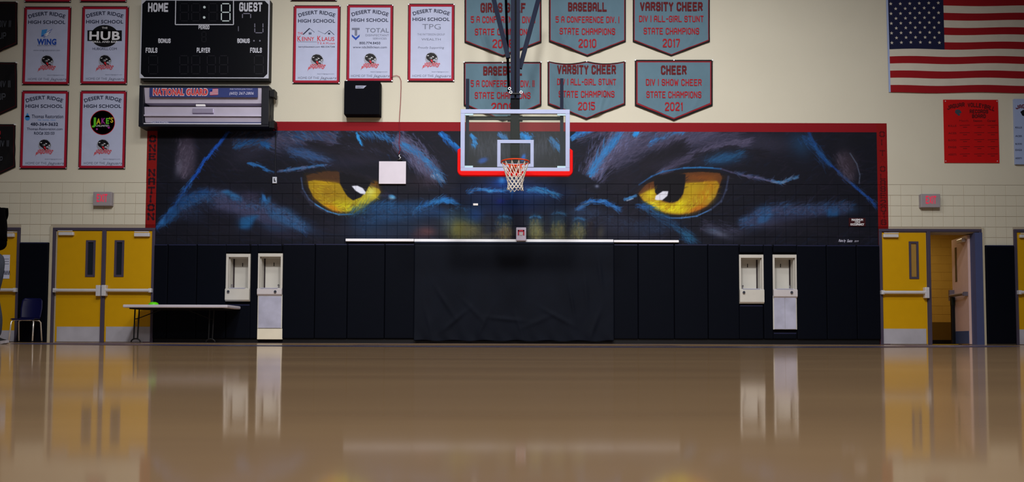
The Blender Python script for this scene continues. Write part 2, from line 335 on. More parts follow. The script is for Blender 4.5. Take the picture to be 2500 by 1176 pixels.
poly([(828,420),(830,448),(839,466),(848,480),(862,490),(880,483),(893,470),(900,456),(906,444),(880,430)],(10,10,20),1,1)
poly([(858,455),(872,454),(885,460),(893,470),(891,476),(880,474),(868,467)],(212,218,236),1,.7)
fur([(744,418),(820,411),(900,434)],5,90,DK,18,rel=0,al=.7,wd=4)
ln([(735,436),(739,462),(755,488),(785,511)],4.5,(60,78,116),.85); ln([(770,500),(800,517),(828,525),(862,524)],4,(70,150,225),.95); ln([(737,470),(760,500),(800,520)],8,(60,62,90),.4)
blob(957,481,9,5,(70,150,205),1,15,2); blob(956,485,7,3,(170,200,215),.7); blob(940,478,14,5,(58,58,88),.5)
# ---- under left eye to muzzle
blob(930,520,60,28,(20,50,86),.8); blob(980,505,70,12,(26,72,120),.7,-8); blob(1010,555,70,26,(24,44,70),.7); blob(900,565,60,24,(18,40,66),.8); blob(845,560,60,16,(30,28,44),.5)
fur([(850,525),(900,508),(960,502)],12,200,[(22,70,120),(34,88,140),(26,54,92)],18,rel=-30,al=.32)
fur([(1005,522),(1040,500),(1085,488),(1115,498)],7,220,[(30,110,190),(26,88,160),(56,140,205)],14,rel=-10,al=.45); blob(1085,490,22,6,(34,120,195),.75)
blob(1041,566,26,14,(84,52,56),.85); blob(1020,575,20,10,(60,40,50),.6)
# ---- nose and muzzle
blob(1250,470,110,34,(10,34,84),.85); blob(1250,500,90,26,(10,30,76),.7); blob(1232,445,34,16,(12,58,140),.85); blob(1300,470,60,14,(12,50,104),.7); blob(1225,440,8,8,(60,150,225),.6)
fur([(1138,470),(1165,462),(1200,466),(1250,464)],5,120,[(40,90,150),(24,110,190),(90,110,150)],12,rel=-8,al=.45); fur([(1280,462),(1320,462),(1362,476)],7,150,[(34,120,180),(26,90,150),(70,110,150)],13,rel=10,al=.42)
blob(1196,467,8,4,(60,150,215),.8); blob(1222,492,12,7,(12,26,130),.7); blob(1250,477,3,12,(24,80,160),.6)
blob(1412,516,50,14,(36,44,66),.6); fur([(1405,514),(1436,492),(1470,490),(1508,508)],6,230,[(30,100,180),(60,130,200),(26,76,140)],14,rel=6,al=.45); ln([(1404,514),(1420,500),(1446,490)],3,(90,110,140),.6)
def tooth(cx, top, w, bot, ytop, yellow, al=.75):
    blob(cx, (top+ytop)/2+4, w, (ytop-top)/2+8, (34,66,92), al*.8, 0, 1.4); blob(cx+random.uniform(-3,3), (ytop+bot)/2, w*.9, (bot-ytop)/2+4, yellow, al, random.uniform(-8,8), 1.3)
    for _ in range(90):
        x = cx+random.gauss(0,w*.5); y = random.uniform(ytop-12, bot-4); l = random.uniform(5,12); stroke(x,y,x+random.uniform(-4,4),y+l,random.uniform(1.5,4),random.choice([(124,120,64),(88,90,66),(70,84,86),(110,90,62),(52,58,60)]),.22)
    fur([(cx-w*.7,top+7),(cx-w*.2,top+1),(cx+w*.7,top+5)],3,40,[(36,96,146),(60,100,130),(24,70,116)],8,rel=0,al=.4,spread=30)
tooth(1128,507,44,583,543,(104,106,56)); blob(1098,540,22,24,(58,72,80),.7); blob(1118,556,16,20,(128,126,58),.5); blob(1160,520,18,26,(14,52,108),.8); blob(1150,562,26,15,(88,84,58),.7); blob(1176,575,20,8,(74,72,60),.5)
tooth(1231,526,22,583,552,(112,98,72)); tooth(1307,525,21,583,547,(128,128,76)); tooth(1362,517,23,583,550,(108,106,64)); tooth(1412,530,22,583,552,(104,104,62),.65)
blob(1192,556,9,26,(28,34,50),.8,6); blob(1266,550,12,34,(9,13,34),.9); blob(1334,560,6,24,(24,28,42),.8,-4); blob(1386,552,6,26,(14,18,34),.8,5); blob(1440,560,8,26,(30,24,32),.8,-6); blob(1466,566,9,16,(80,74,52),.5,10)
blob(1500,545,40,28,(38,44,66),.7); blob(1560,555,50,26,(28,30,48),.7)
# ---- forehead
blob(1250,365,130,40,(42,46,60),.7); fur([(1140,350),(1370,350)],34,520,[(58,62,78),(46,50,66),(70,74,92),(36,38,54)],26,ang=86,al=.3,spread=12)
fur([(1070,322),(1092,340),(1118,366)],8,150,[(20,110,205),(30,130,220),(18,80,160)],16,rel=6,al=.55); fur([(1146,326),(1160,345),(1152,355)],5,60,[(24,120,205),(40,140,215)],11,ang=60,al=.6)
fur([(1214,326),(1236,334)],6,50,[(30,110,190),(60,120,180)],12,ang=55,al=.5); fur([(1268,326),(1296,336)],9,90,[(14,140,225),(24,120,200)],13,ang=50,al=.6); fur([(1340,334),(1366,362)],7,90,[(40,120,190),(30,96,160),(60,110,160)],15,ang=58,al=.5)
fur([(1392,340),(1410,328),(1440,322)],8,120,[(40,130,205),(60,110,170),(24,90,170)],17,ang=-40,al=.5); fur([(1400,345),(1480,322)],12,150,PU,20,ang=-28,al=.3)
blob(1178,392,13,7,(26,80,170),.8,-20,2); blob(1277,385,5,10,(20,100,200),.9,20,2); blob(1300,350,5,40,(16,18,32),.5,12); blob(1100,385,26,40,(14,14,26),.7,-35)
# ---- right half
blob(1640,345,110,26,(70,68,96),.75,-4); blob(1520,360,46,36,(78,78,110),.7,-50); blob(1780,345,90,22,(50,50,74),.7); blob(1880,350,70,26,(40,40,58),.7)
fur([(1440,436),(1462,398),(1492,358),(1530,326)],30,1100,BR[:2]+PU[:3]+[(88,96,140)],24,ang=-62,al=.42)
fur([(1438,432),(1458,398),(1486,360),(1512,330)],9,300,BR[2:]+[(40,120,188)],22,ang=-60,al=.6); fur([(1530,350),(1560,328),(1640,326),(1740,328)],18,800,PU+BR[:2],28,ang=-34,al=.36)
fur([(1545,330),(1556,322)],9,50,[(36,130,205)],15,ang=-58,al=.6); fur([(1580,356),(1600,342)],5,40,[(36,120,200)],16,ang=-48,al=.7); fur([(1610,345),(1640,326),(1668,324)],6,60,[(36,110,180),(60,110,160)],16,ang=-45,al=.55)
fur([(1480,408),(1520,385),(1580,350),(1700,336),(1800,330)],22,700,PU[:4]+[(60,58,84)],28,rel=0,al=.3)
fur([(1600,428),(1650,400),(1690,378),(1760,356),(1830,345)],10,420,[(84,80,108),(66,62,88)],26,rel=0,al=.34); fur([(1560,412),(1610,390),(1660,360)],14,280,DK,34,ang=-35,al=.5,wd=5); fur([(1690,388),(1780,365),(1860,375)],9,120,DK,30,rel=0,al=.6,wd=5)
blob(1766,386,44,15,(24,68,108),.9,-8); fur([(1720,398),(1766,384),(1810,376)],10,150,[(30,84,130),(24,60,100)],18,rel=-10,al=.35)
ln([(1560,450),(1590,430),(1618,418),(1669,409),(1709,407),(1760,411)],4.5,(40,110,180),.9); ln([(1670,409),(1740,408)],4,(44,140,215),.6)
ln([(1760,411),(1785,419),(1830,430),(1894,443)],5,(78,76,112),.8); fur([(1790,420),(1894,442)],4,110,[(90,86,120),(50,70,110)],14,rel=0,al=.45); fur([(1880,440),(1905,444),(1943,432)],4,90,[(70,130,180),(40,100,160),(110,120,150)],11,rel=0,al=.5)
blob(1700,450,90,40,(14,13,25),.5)
poly([(1553,472),(1566,492),(1588,508),(1614,520),(1633,526),(1660,528),(1695,520),(1728,506),(1750,483),(1760,460),(1768,432),(1757,417),(1709,414),(1672,416),(1602,428),(1575,448)],(16,12,16),1,2)
poly([(1557,472),(1569,490),(1590,503),(1614,516),(1633,522),(1660,524),(1693,516),(1724,503),(1745,481),(1754,460),(1763,433),(1757,421),(1709,418),(1672,421),(1599,440),(1578,448)],(84,48,22),1,1)
poly([(1560,474),(1578,466),(1599,458),(1604,486),(1625,494),(1645,496),(1664,482),(1672,446),(1700,444),(1750,440),(1756,450),(1746,478),(1724,501),(1693,514),(1660,521),(1633,519),(1600,506),(1572,490)],(156,126,18),1,1.5)
blob(1640,508,36,10,(220,216,16),.95,8); blob(1600,500,24,8,(214,206,40),.9,28); blob(1588,472,12,10,(208,194,30),.8); blob(1660,498,18,12,(208,200,20),.8,-30); blob(1690,465,20,20,(176,150,18),.6); blob(1720,478,20,16,(180,106,10),.6,-30); blob(1700,508,24,7,(176,96,20),.8,-22); blob(1735,450,14,16,(168,110,14),.6); blob(1715,432,40,7,(116,62,20),.8)
blob(1580,456,16,6,(96,54,24),.8,-25); blob(1735,485,16,10,(150,140,50),.4,-50)
fur([(1580,480),(1620,508),(1680,508),(1730,470)],12,200,[(198,190,26),(136,92,14),(176,160,44),(160,104,14)],13,rel=-40,al=.3)
poly([(1596,442),(1599,469),(1614,487),(1636,494),(1654,489),(1667,472),(1672,446),(1673,424),(1640,424),(1602,430)],(10,9,18),1,1.1)
poly([(1598,486),(1600,477),(1617,466),(1631,466),(1629,477),(1616,488),(1604,488)],(206,210,226),1,.8)
ln([(1602,520),(1634,531),(1662,531),(1700,526),(1735,510)],4,(74,130,200),.95); ln([(1730,513),(1760,490),(1772,462),(1778,430)],6,(60,72,104),.7); ln([(1557,498),(1590,516),(1630,527)],4,(26,24,44),.8)
fur([(1560,500),(1600,520),(1640,545),(1690,588)],12,260,[(24,76,120),(34,92,140),(22,52,88)],18,rel=0,al=.36); blob(1680,575,22,10,(28,84,120),.7,35); fur([(1550,500),(1590,506)],6,60,[(30,80,140)],14,rel=0,al=.4)
ln([(1525,486),(1538,482),(1551,477)],8,(60,130,195),.95); ln([(1530,489),(1545,484)],3,(170,190,215),.8); blob(1457,454,5,4,(110,120,150),.8)
# right cheek, ear and edge
blob(1955,350,34,26,(20,52,84),.8,60); ln([(1976,322),(1990,350),(2005,378),(2022,397)],9,(20,70,140),.8); ln([(2015,388),(2046,416),(2089,457),(2128,487)],6,(16,66,160),.9); ln([(2010,380),(2030,404)],4,(24,90,220),.8)
fur([(1960,326),(1985,352),(2022,398)],12,200,[(20,60,110),(26,80,140),(16,44,84)],18,rel=0,al=.4,spread=8); fur([(2040,412),(2120,482),(2136,500)],5,120,[(18,66,150),(40,80,140)],14,rel=0,al=.45,spread=6)
blob(2068,400,26,42,(52,44,56),.85,-14,2); fur([(2046,368),(2060,410),(2080,440)],14,140,[(84,76,96),(64,58,74)],12,ang=60,al=.3); ln([(2076,372),(2092,398),(2099,425),(2097,445)],3.5,(96,112,140),.7); blob(2060,345,20,16,(20,22,36),.7)
blob(1860,530,44,16,(34,66,104),.85,-28); blob(1920,514,60,14,(44,58,92),.8); blob(1864,512,18,10,(34,96,150),.7); blob(1818,536,14,8,(40,104,160),.85,-15); blob(1990,510,60,13,(36,54,84),.7); blob(2032,512,20,13,(22,76,130),.85,0,2); blob(2072,508,22,12,(30,60,92),.6); blob(1880,545,60,14,(56,56,80),.6); blob(1752,568,32,9,(86,92,116),.8,15); blob(1740,560,16,7,(70,90,120),.6); blob(1802,566,26,12,(44,44,62),.6); blob(1980,550,70,16,(22,22,34),.6)
fur([(1800,548),(1850,522),(1900,506),(1980,508),(2060,500)],14,460,[(50,66,104),(66,66,94),(36,80,130),(40,44,70)],20,ang=-24,al=.32); fur([(1705,545),(1790,560)],14,140,[(60,62,88),(40,42,60)],18,ang=14,al=.3)
blob(2100,340,50,24,(12,14,26),.8); blob(400,345,30,30,(10,10,20),.7)
poly([(1800,552),(1815,535),(1840,515),(1870,503),(1960,505),(2060,498),(2085,505),(2060,522),(1980,528),(1900,540),(1850,552)],(50,58,92),.5,4); poly([(1846,545),(1855,515),(1878,503),(1886,520),(1870,540)],(36,90,146),.6,3); poly([(2018,503),(2043,500),(2045,525),(2018,528)],(24,80,134),.55,2)
fur([(1805,548),(1860,515),(1960,515),(2080,502)],12,500,[(70,74,108),(30,84,140),(20,24,44),(44,50,80)],11,ang=-30,al=.25,spread=40)
for cx_, cy_, rx_, ry_, c_, a_ in ((900,545,46,20,(20,50,86),.6),(960,530,50,14,(24,62,104),.6),(1010,520,40,14,(22,60,104),.6),(1060,515,40,16,(20,62,112),.6),(940,570,60,14,(26,38,62),.6),(1200,575,60,8,(70,68,54),.45),(1335,576,60,8,(80,80,56),.45),(1430,520,40,16,(30,48,78),.5),(1600,550,60,20,(22,40,68),.6),(1250,500,70,20,(10,36,84),.5),(1160,500,40,16,(14,34,62),.5),(1340,500,60,16,(16,34,62),.5),(1530,440,50,30,(24,20,34),.5),(1110,400,40,30,(18,20,36),.6),(860,395,70,16,(34,34,54),.5),(1650,395,60,12,(40,38,58),.5)):
    blob(cx_, cy_, rx_, ry_, c_, a_, random.uniform(-12, 12), 1.3)
fur([(880,540),(960,520),(1060,510)],18,400,[(28,76,124),(20,52,90),(14,24,44),(50,60,90)],12,ang=-20,al=.25,spread=45); fur([(1420,520),(1520,540),(1620,560)],18,300,[(40,58,90),(24,40,66),(18,20,36)],12,ang=30,al=.25,spread=45)
# soften the paint a little, then a last pass of dry-brush flecks
for ax in (0, 1): CV = (np.roll(CV, 1, ax) + 2*CV + np.roll(CV, -1, ax)) / 4
for _ in range(5200):
    x = random.uniform(MX0, MX1); y = random.uniform(318, MY1-4); ix, iy = min(MW-1, int((x-MX0)*K)), min(MH-1, int((y-MY0)*K)); c = CV[iy, ix]*255; k_ = random.uniform(.65, 1.4)
    d = (0.5 if x < 1250 else -0.5) + random.gauss(0, .4); l = random.uniform(5, 14); stroke(x, y, x+l*math.cos(d), y+l*math.sin(d), random.uniform(1, 2.4), tuple(c*k_), .35)
# red frame of the mural
def band(x0, y0, x1, y1, col): 
    q = win(x0, y0, x1, y1); a, b, X, Y = q; blend(a, b, np.ones((Y.shape[0], X.shape[1]), np.float32)[:max(1,int((y1-y0)*K)), :max(1,int((x1-x0)*K))], col)
RED = (124, 6, 20)
band(MX0, MY0, MX1, 321, RED); band(MX0, 300, 382, MY1, (128,14,14)); band(2142, 300, MX1, MY1, (124,6,10))
def plet(ch, cx, cy, w, h, t, col, al=.85):
    for q in G[ch]:
        wd = max(p[0] for s in G[ch] for p in s) or 1
        for a, b in zip(q[:-1], q[1:]):
            f = lambda p: (cx + (p[0]-wd/2)/4*w, cy - (p[1]-3)/6*h)
            (x0, y0), (x1, y1) = f(a), f(b); stroke(x0, y0, (x0+x1)/2, (y0+y1)/2, t, col, al); stroke(x1, y1, (x0+x1)/2, (y0+y1)/2, t, col, al)
for ch, y in zip('ONENATION', (341,364,385,424,445,467,488,509,531)): plet(ch, 370, y, 12, 13, 5, (26,12,26))
for ch, y in zip('OITXOLASE2016', (325,345,371,388,410,429,444,459,475,492,508,523,540)): plet(ch, 2155, y, 10, 11, 3.2, (66,2,8) if ch != 'X' else (110,6,8), .8)
CV = np.clip(CV, 0, 1)
img = bpy.data.images.new('mural_paint', MW, MH, alpha=False)
buf = np.ones((MH, MW, 4), np.float32); buf[..., :3] = CV[::-1]; img.pixels.foreach_set(buf.ravel()); img.update(); img.pack()

# ------------------------------------------------------------------ wall paint: cream everywhere, the mural inside its frame
WX0, WX1 = xm(MX0, D, 450), xm(MX1, D, 450); WZ1, WZ0 = zc(MY0), zc(MY1)
EDGE_X0, EDGE_X1, EDGE_Z1 = xm(357, D, 450), xm(2167, D, 450), zc(298.5)
def paint_material(name, dark, rough):
    m = bpy.data.materials.new(name); m.use_nodes = True; nt = m.node_tree; N, L = nt.nodes, nt.links; b = N['Principled BSDF']
    b.inputs['Roughness'].default_value = rough; b.inputs['Specular IOR Level'].default_value = 0.18
    geo = N.new('ShaderNodeNewGeometry'); sx = N.new('ShaderNodeSeparateXYZ'); L.new(geo.outputs['Position'], sx.inputs[0])
    def math_(op, a, bb, clamp=False):
        n = N.new('ShaderNodeMath'); n.operation = op; n.use_clamp = clamp
        for i, v in enumerate((a, bb)):
            if isinstance(v, (int, float)): n.inputs[i].default_value = v
            else: L.new(v, n.inputs[i])
        return n.outputs[0]
    u = math_('DIVIDE', math_('SUBTRACT', sx.outputs[0], WX0), WX1 - WX0); v = math_('DIVIDE', math_('SUBTRACT', sx.outputs[2], WZ0), WZ1 - WZ0)
    cb = N.new('ShaderNodeCombineXYZ'); L.new(u, cb.inputs[0]); L.new(v, cb.inputs[1])
    im = N.new('ShaderNodeTexImage'); im.image = img; im.extension = 'EXTEND'; L.new(cb.outputs[0], im.inputs[0])
    inside = math_('MULTIPLY', math_('MULTIPLY', math_('GREATER_THAN', sx.outputs[0], EDGE_X0), math_('LESS_THAN', sx.outputs[0], EDGE_X1)), math_('LESS_THAN', sx.outputs[2], EDGE_Z1))
    no = N.new('ShaderNodeTexNoise'); no.inputs['Scale'].default_value = 1.1; no.inputs['Detail'].default_value = 6; L.new(geo.outputs['Position'], no.inputs['Vector'])
    cr = N.new('ShaderNodeMix'); cr.data_type = 'RGBA'; c = lin((203, 199, 183)); c2 = lin((194, 190, 174))
    cr.inputs[6].default_value = (*c, 1); cr.inputs[7].default_value = (*c2, 1); L.new(no.outputs['Fac'], cr.inputs[0])
    mx = N.new('ShaderNodeMix'); mx.data_type = 'RGBA'; L.new(inside, mx.inputs[0]); L.new(cr.outputs[2], mx.inputs[6]); L.new(im.outputs[0], mx.inputs[7])
    out = mx.outputs[2]
    if dark < 1:
        dm = N.new('ShaderNodeMix'); dm.data_type = 'RGBA'; dm.blend_type = 'MULTIPLY'; dm.inputs[0].default_value = 1; L.new(out, dm.inputs[6]); dm.inputs[7].default_value = (dark, dark*.9, dark*.85, 1); out = dm.outputs[2]
    L.new(out, b.inputs['Base Color'])
    n2 = N.new('ShaderNodeTexNoise'); n2.inputs['Scale'].default_value = 70; n2.inputs['Detail'].default_value = 3; L.new(geo.outputs['Position'], n2.inputs['Vector'])
    bp = N.new('ShaderNodeBump'); bp.inputs['Strength'].default_value = .25; bp.inputs['Distance'].default_value = .004; L.new(n2.outputs['Fac'], bp.inputs['Height'])
    L.new(bp.outputs[0], b.inputs['Normal']); return m
PAINT = paint_material('wall_paint', 1, .7); MORTAR = paint_material('mortar_joint', .68, .9)
# ------------------------------------------------------------------ common materials
BLACK = mat('black_metal', (10,11,15), .5, spec=.2); NAVYV = mat('navy_vinyl', (4,7,17), .65, bump=.15, bscale=30, spec=.06); NAVY_STEEL = mat('navy_steel', (30,35,60), .6, spec=.2)
CREAM_EN = mat('cream_enamel', (192,190,184), .35); STAINLESS = mat('stainless_steel', (190,192,216), .3, .3, var=.35, scale=4); ALU = mat('brushed_aluminium', (214,214,222), .35, .3)
YELLOW = mat('yellow_door_paint', (192,146,4), .4, var=.05); FRAMEP = mat('plum_grey_frame', (66,60,78), .5); KICK = mat('kick_plate_steel', (172,172,184), .4, .15, var=.25, scale=3)
WHITE = mat('white_paint', (225,226,236), .5); CLOTHW = mat('sponsor_banner_vinyl', (176,184,214), .6); REDC = mat('red_banner_cloth', (152,16,44), .7); BLACKC = mat('black_banner_cloth', (12,10,16), .8)
GREYC = mat('slate_blue_cloth', (88,116,132), .85, var=.12, scale=3); REDL = mat('red_letter', (150,4,22), .7); MAROON = mat('maroon_letter', (88,2,12), .7)
INKN = mat('navy_ink', (30,36,66), .6); INKG = mat('grey_ink', (110,116,138), .6); INKK = mat('black_ink', (10,10,16), .6); INKW = mat('white_ink', (225,228,235), .6)
INKR = mat('red_ink', (196,30,44), .6); INKRL = mat('soft_red_ink', (190,72,84), .6); INKB = mat('blue_ink', (28,70,170), .6); INKC = mat('sky_blue_ink', (60,140,215), .6); INKGN = mat('green_ink', (90,190,40), .6)
INKY = mat('yellow_ink', (200,180,40), .6); INKP = mat('purple_ink', (150,40,140), .6); DISCG = mat('grey_disc_ink', (150,154,172), .6)
GLASSD = mat('dark_wired_glass', (30,34,44), .15)

# ------------------------------------------------------------------ the end wall
XL, XR, ZT = -14.0, 14.0, 9.2; YB = D + .35; YF = D - .006
J = [zc(y) for y in (448.3, 474.1, 499.7, 525.4, 551.1, 576.8, 602.5, 628.2)]      # joints between block courses
HOLES = []                                                                              # recesses and the open doorway: X0, X1, Z0, Z1
d3 = rect(2271, 568, 2384, 838); HOLES.append((d3[0], d3[1], 0, d3[3]))
FOUNT = [('low', 554, 613, 620, 735, 704, 560, 608), ('tall', 631, 691, 619, 828, 704, 636, 687), ('low', 1803, 1862, 622, 737, 706, 1807, 1858), ('tall', 1885, 1943, 622, 804, 706, 1889, 1939)]
for k, a, b, t, bt, bs, ia, ib in FOUNT:
    r = rect(ia, t + 7, ib, bs); HOLES.append((r[0], r[1], r[2], r[3]))
def solid_with_holes(mb, x0, x1, z0, z1, y0, y1, holes):
    xs = sorted({x0, x1} | {v for h in holes for v in h[:2] if x0 < v < x1}); zs = sorted({z0, z1} | {v for h in holes for v in h[2:] if z0 < v < z1})
    for a, b in zip(xs[:-1], xs[1:]):
        run = None
        for c, d in zip(zs[:-1], zs[1:]):
            cx, cz = (a+b)/2, (c+d)/2
            if any(h[0] < cx < h[1] and h[2] < cz < h[3] for h in holes):
                if run: mb.box(a, b, y0, y1, run[0], run[1]); run = None
            else: run = (run[0], d) if run else (c, d)
        if run: mb.box(a, b, y0, y1, run[0], run[1])
m = MB(); m.box(XL, XR, YF, YB, J[0] + .004, ZT)
wall = m.build('wall_back', PAINT, None, origin=(0, D, 0)); wall['kind'] = 'structure'; wall['label'] = 'cream painted block end wall with the big animal eyes mural'
m = MB(); solid_with_holes(m, XL, XR, 0, J[0] + .004, D, YB, HOLES); m.build('mortar_bed', MORTAR, wall)
# door openings block out the masonry face
def px_open(x0, x1, ytop): r = rect(x0, ytop, x1, 838); return (r[0], r[1], -1, r[3])
OPEN = [px_open(-260, 47, 553), px_open(120, 376, 552.5), px_open(2145, 2399, 556), px_open(2476, 2800, 556)]
DOOR_OPEN = OPEN
unit = .2045; x_off = xm(765.5, D, 520); cells = []
def free(x0, x1, z0, z1):
    for h in OPEN:
        if x0 < h[1] and x1 > h[0] and z0 < h[3] and z1 > h[2]:
            if z0 >= h[3] - .03: continue
            if h[0] > x0 + .03 and h[0] < x1: x1 = h[0]
            elif h[1] < x1 - .03 and h[1] > x0: x0 = h[1]
            else: return None
    return (x0, x1, z0, z1)
for row in range(7):
    z1, z0 = J[row], J[row+1] if row < 6 else J[6] - unit
    step = 2 if row == 0 else 1
    for k in range(-70, 92, step):
        x0 = x_off + k * unit; x1 = x0 + unit * step
        if x0 < XL or x1 > XR: continue
        if row == 6 and not (x1 < xm(122) or x0 > xm(2400)): continue
        q = free(x0, x1, z0, z1)
        if q: cells.append((q, abs(q[1]-q[0]-unit*step) < 1e-6 and row > 0))
cells.sort(key=lambda c: (not c[1], abs((c[0][0]+c[0][1])/2)))
g = .0028; bm_ = MB(); bm_.cham(-unit/2+g, unit/2-g, 0, .006, -unit/2+g, unit/2-g, .003); proto_mesh = None
stuff = MB(); n = 0
for q, full in cells:
    if full and n < 300:
        if proto_mesh is None: o = bm_.build('block', PAINT, wall); proto_mesh = o.data; o.data.transform(Matrix.Translation(wall.location)); 
        else: o = bpy.data.objects.new('block', proto_mesh); C.objects.link(o); o.parent = wall
        o.location = (((q[0]+q[1])/2) - wall.location.x, YF - wall.location.y + random.uniform(0, .0012), (q[2]+q[3])/2 - wall.location.z); n += 1
    else: stuff.cham(q[0]+g, q[1]-g, YF, D, q[2]+g, q[3]-g, .003)
stuff.build('block_field', PAINT, wall, kind='stuff')

# ------------------------------------------------------------------ floor
def floor_material():
    m = bpy.data.materials.new('varnished_court'); m.use_nodes = True; nt = m.node_tree; N, L = nt.nodes, nt.links; N.remove(N['Principled BSDF'])
    geo = N.new('ShaderNodeNewGeometry'); mp = N.new('ShaderNodeMapping'); L.new(geo.outputs['Position'], mp.inputs[0]); mp.inputs['Scale'].default_value = (.7, 3.2, 1)
    no = N.new('ShaderNodeTexNoise'); no.inputs['Scale'].default_value = 1.2; no.inputs['Detail'].default_value = 5; L.new(mp.outputs[0], no.inputs['Vector'])
    br = N.new('ShaderNodeRGB'); br.outputs[0].default_value = (*lin((182,152,118)), 1)
    mx = N.new('ShaderNodeMix'); mx.data_type = 'RGBA'; mx.blend_type = 'MULTIPLY'; mx.inputs[0].default_value = 1
    cr = N.new('ShaderNodeMix'); cr.data_type = 'RGBA'; cr.inputs[6].default_value = (.66, .62, .62, 1); cr.inputs[7].default_value = (1.3, 1.3, 1.2, 1); L.new(no.outputs['Fac'], cr.inputs[0])
    L.new(br.outputs[0], mx.inputs[6]); L.new(cr.outputs[2], mx.inputs[7])
    df = N.new('ShaderNodeBsdfDiffuse'); L.new(mx.outputs[2], df.inputs['Color'])
    gl = N.new('ShaderNodeBsdfGlossy'); gl.inputs['Roughness'].default_value = .066; gl.inputs['Color'].default_value = (.95, .93, .92, 1)
    bn = N.new('ShaderNodeTexNoise'); bn.inputs['Scale'].default_value = 1.7; bn.inputs['Detail'].default_value = 1; L.new(geo.outputs['Position'], bn.inputs['Vector'])
    bp = N.new('ShaderNodeBump'); bp.inputs['Strength'].default_value = .045; bp.inputs['Distance'].default_value = .004; L.new(bn.outputs['Fac'], bp.inputs['Height']); L.new(bp.outputs[0], gl.inputs['Normal'])
    fr = N.new('ShaderNodeFresnel'); fr.inputs['IOR'].default_value = 1.42; ml = N.new('ShaderNodeMath'); ml.operation = 'MULTIPLY'; ml.inputs[1].default_value = .82; L.new(fr.outputs[0], ml.inputs[0])
    ms = N.new('ShaderNodeMixShader'); L.new(ml.outputs[0], ms.inputs[0]); L.new(df.outputs[0], ms.inputs[1]); L.new(gl.outputs[0], ms.inputs[2]); L.new(ms.outputs[0], N['Material Output'].inputs[0]); return m
FLOOR = floor_material()
fl = MB().box(-14, 14, -3, D + .35, -.1, 0).build('floor', FLOOR, None, origin=(0, 6, -.1)); fl['kind'] = 'structure'; fl['label'] = 'glossy varnished wooden court floor'
LINE = mat('navy_floor_paint', (20,26,74), .35)
def ring_band(mb, cx, cy, r0, r1, a0, a1, n=64, z=.0015):
    vs = []
    for i in range(n + 1):
        a = a0 + (a1 - a0) * i / n; vs += [(cx + r0*math.cos(a), cy + r0*math.sin(a), z), (cx + r1*math.cos(a), cy + r1*math.sin(a), z)]
    mb.add(vs, [(2*i, 2*i+1, 2*i+3, 2*i+2) for i in range(n)])
lm = MB(); HX = xm(1257, 13.75, 300)
ring_band(lm, HX, 13.35, 5.75, 7.0, math.pi * 1.02, math.pi * 1.98); lm.box(HX-1.83, HX-1.78, 9.1, 15.0, 0, .0016); lm.box(HX+1.78, HX+1.83, 9.1, 15.0, 0, .0016); lm.box(HX-1.83, HX+1.83, 9.05, 9.1, 0, .0016)
lm.box(HX-7.6, HX+7.6, 15.0, 15.06, 0, .0016)
lm.build('court_line', LINE, fl, label='navy painted court line')

# ------------------------------------------------------------------ corridor beyond the open door
TANB = mat('tan_corridor_paint', (186,150,70), .7); TAND = mat('brown_wainscot_paint', (96,72,24), .6)
cw = MB(); CY = 19.4
cx0, cx1 = 7.6, 11.6
w2 = MB().box(cx0, cx1, CY, CY+.1, .0, 2.75).build('wall_corridor', TANB, None, origin=((cx0+cx1)/2, CY, 0)); w2['kind'] = 'structure'
wl = MB(); bh, bl = .2, .4
for r in range(13):
    for k in range(-1, 11):
        x0 = cx0 + k*bl + (bl/2 if r % 2 else 0); xa, xb = max(cx0, x0+.003), min(cx1, x0+bl-.003)
        if xb - xa > .05: 
            (wl if True else None).cham(xa, xb, CY-.006, CY, r*bh+.003+.1, r*bh+bh-.003+.1, .003)
wl.build('block_field', TANB, w2, kind='stuff')
MB().box(cx0, cx1, CY-.02, CY-.0065, .1, .52*1.0).build('wainscot', TAND, w2, label='dark brown painted lower band')
MB().box(cx0, cx1, CY-.03, CY-.0065, 0, .1).build('skirting', BLACK, w2, label='black rubber skirting')
for nm, xx in (('wall_corridor_left', cx0), ('wall_corridor_right', cx1)):
    o = MB().box(xx-.05, xx+.05, YB, CY, 0, 2.75).build(nm, TANB, None); o['kind'] = 'structure'
o = MB().box(cx0, cx1, YB, CY+.1, 2.75, 2.85).build('ceiling_corridor', WHITE, None); o['kind'] = 'structure'
o = MB().box(cx0, cx1, YB, CY, -.1, 0).build('floor_corridor', mat('corridor_vinyl', (150,120,60), .3), None, origin=(9.6, 18, -.1)); o['kind'] = 'structure'

# ------------------------------------------------------------------ doors
def push_bar(leaf, x0, x1, zcen, side, y, house=True):
    MB().cyl((x0, y-.07, zcen), (x1, y-.07, zcen), .033, 14).build('push_bar', ALU, leaf, smooth=False, label='silver push bar')
    hb = MB(); xe = x1 if side > 0 else x0
    if house: hb.box(xe-.045, xe+.035, y-.10, y, zcen-.11, zcen+.10)
    xo = x0 if side > 0 else x1
    hb.box(xo-.03, xo+.03, y-.09, y, zcen-.04, zcen+.04)
    hb.build('latch_housing', ALU, leaf, bevel=.008)
def door_unit(name, label, x0, x1, ytop, leaves, zbar, mull=None, jt=.055):
    r = rect(x0, ytop, x1, 838); X0, X1, Z1 = r[0], r[1], r[3]
    t = thing(name, label, None, ((X0+X1)/2, D, 0), kind='structure')
    fr = MB(); yf = D - .03; fr.box(X0, X0+jt, yf, D+.02, 0, Z1-jt); fr.box(X1-jt, X1, yf, D+.02, 0, Z1-jt); fr.box(X0, X1, yf, D+.02, Z1-jt, Z1)
    if mull: a = rect(mull[0], 564, mull[1], 838); fr.box(a[0], a[1], yf-.02, D, 0, Z1-jt)
    fr.build('door_frame', FRAMEP, t, bevel=.006)
    return t, X0, X1, Z1
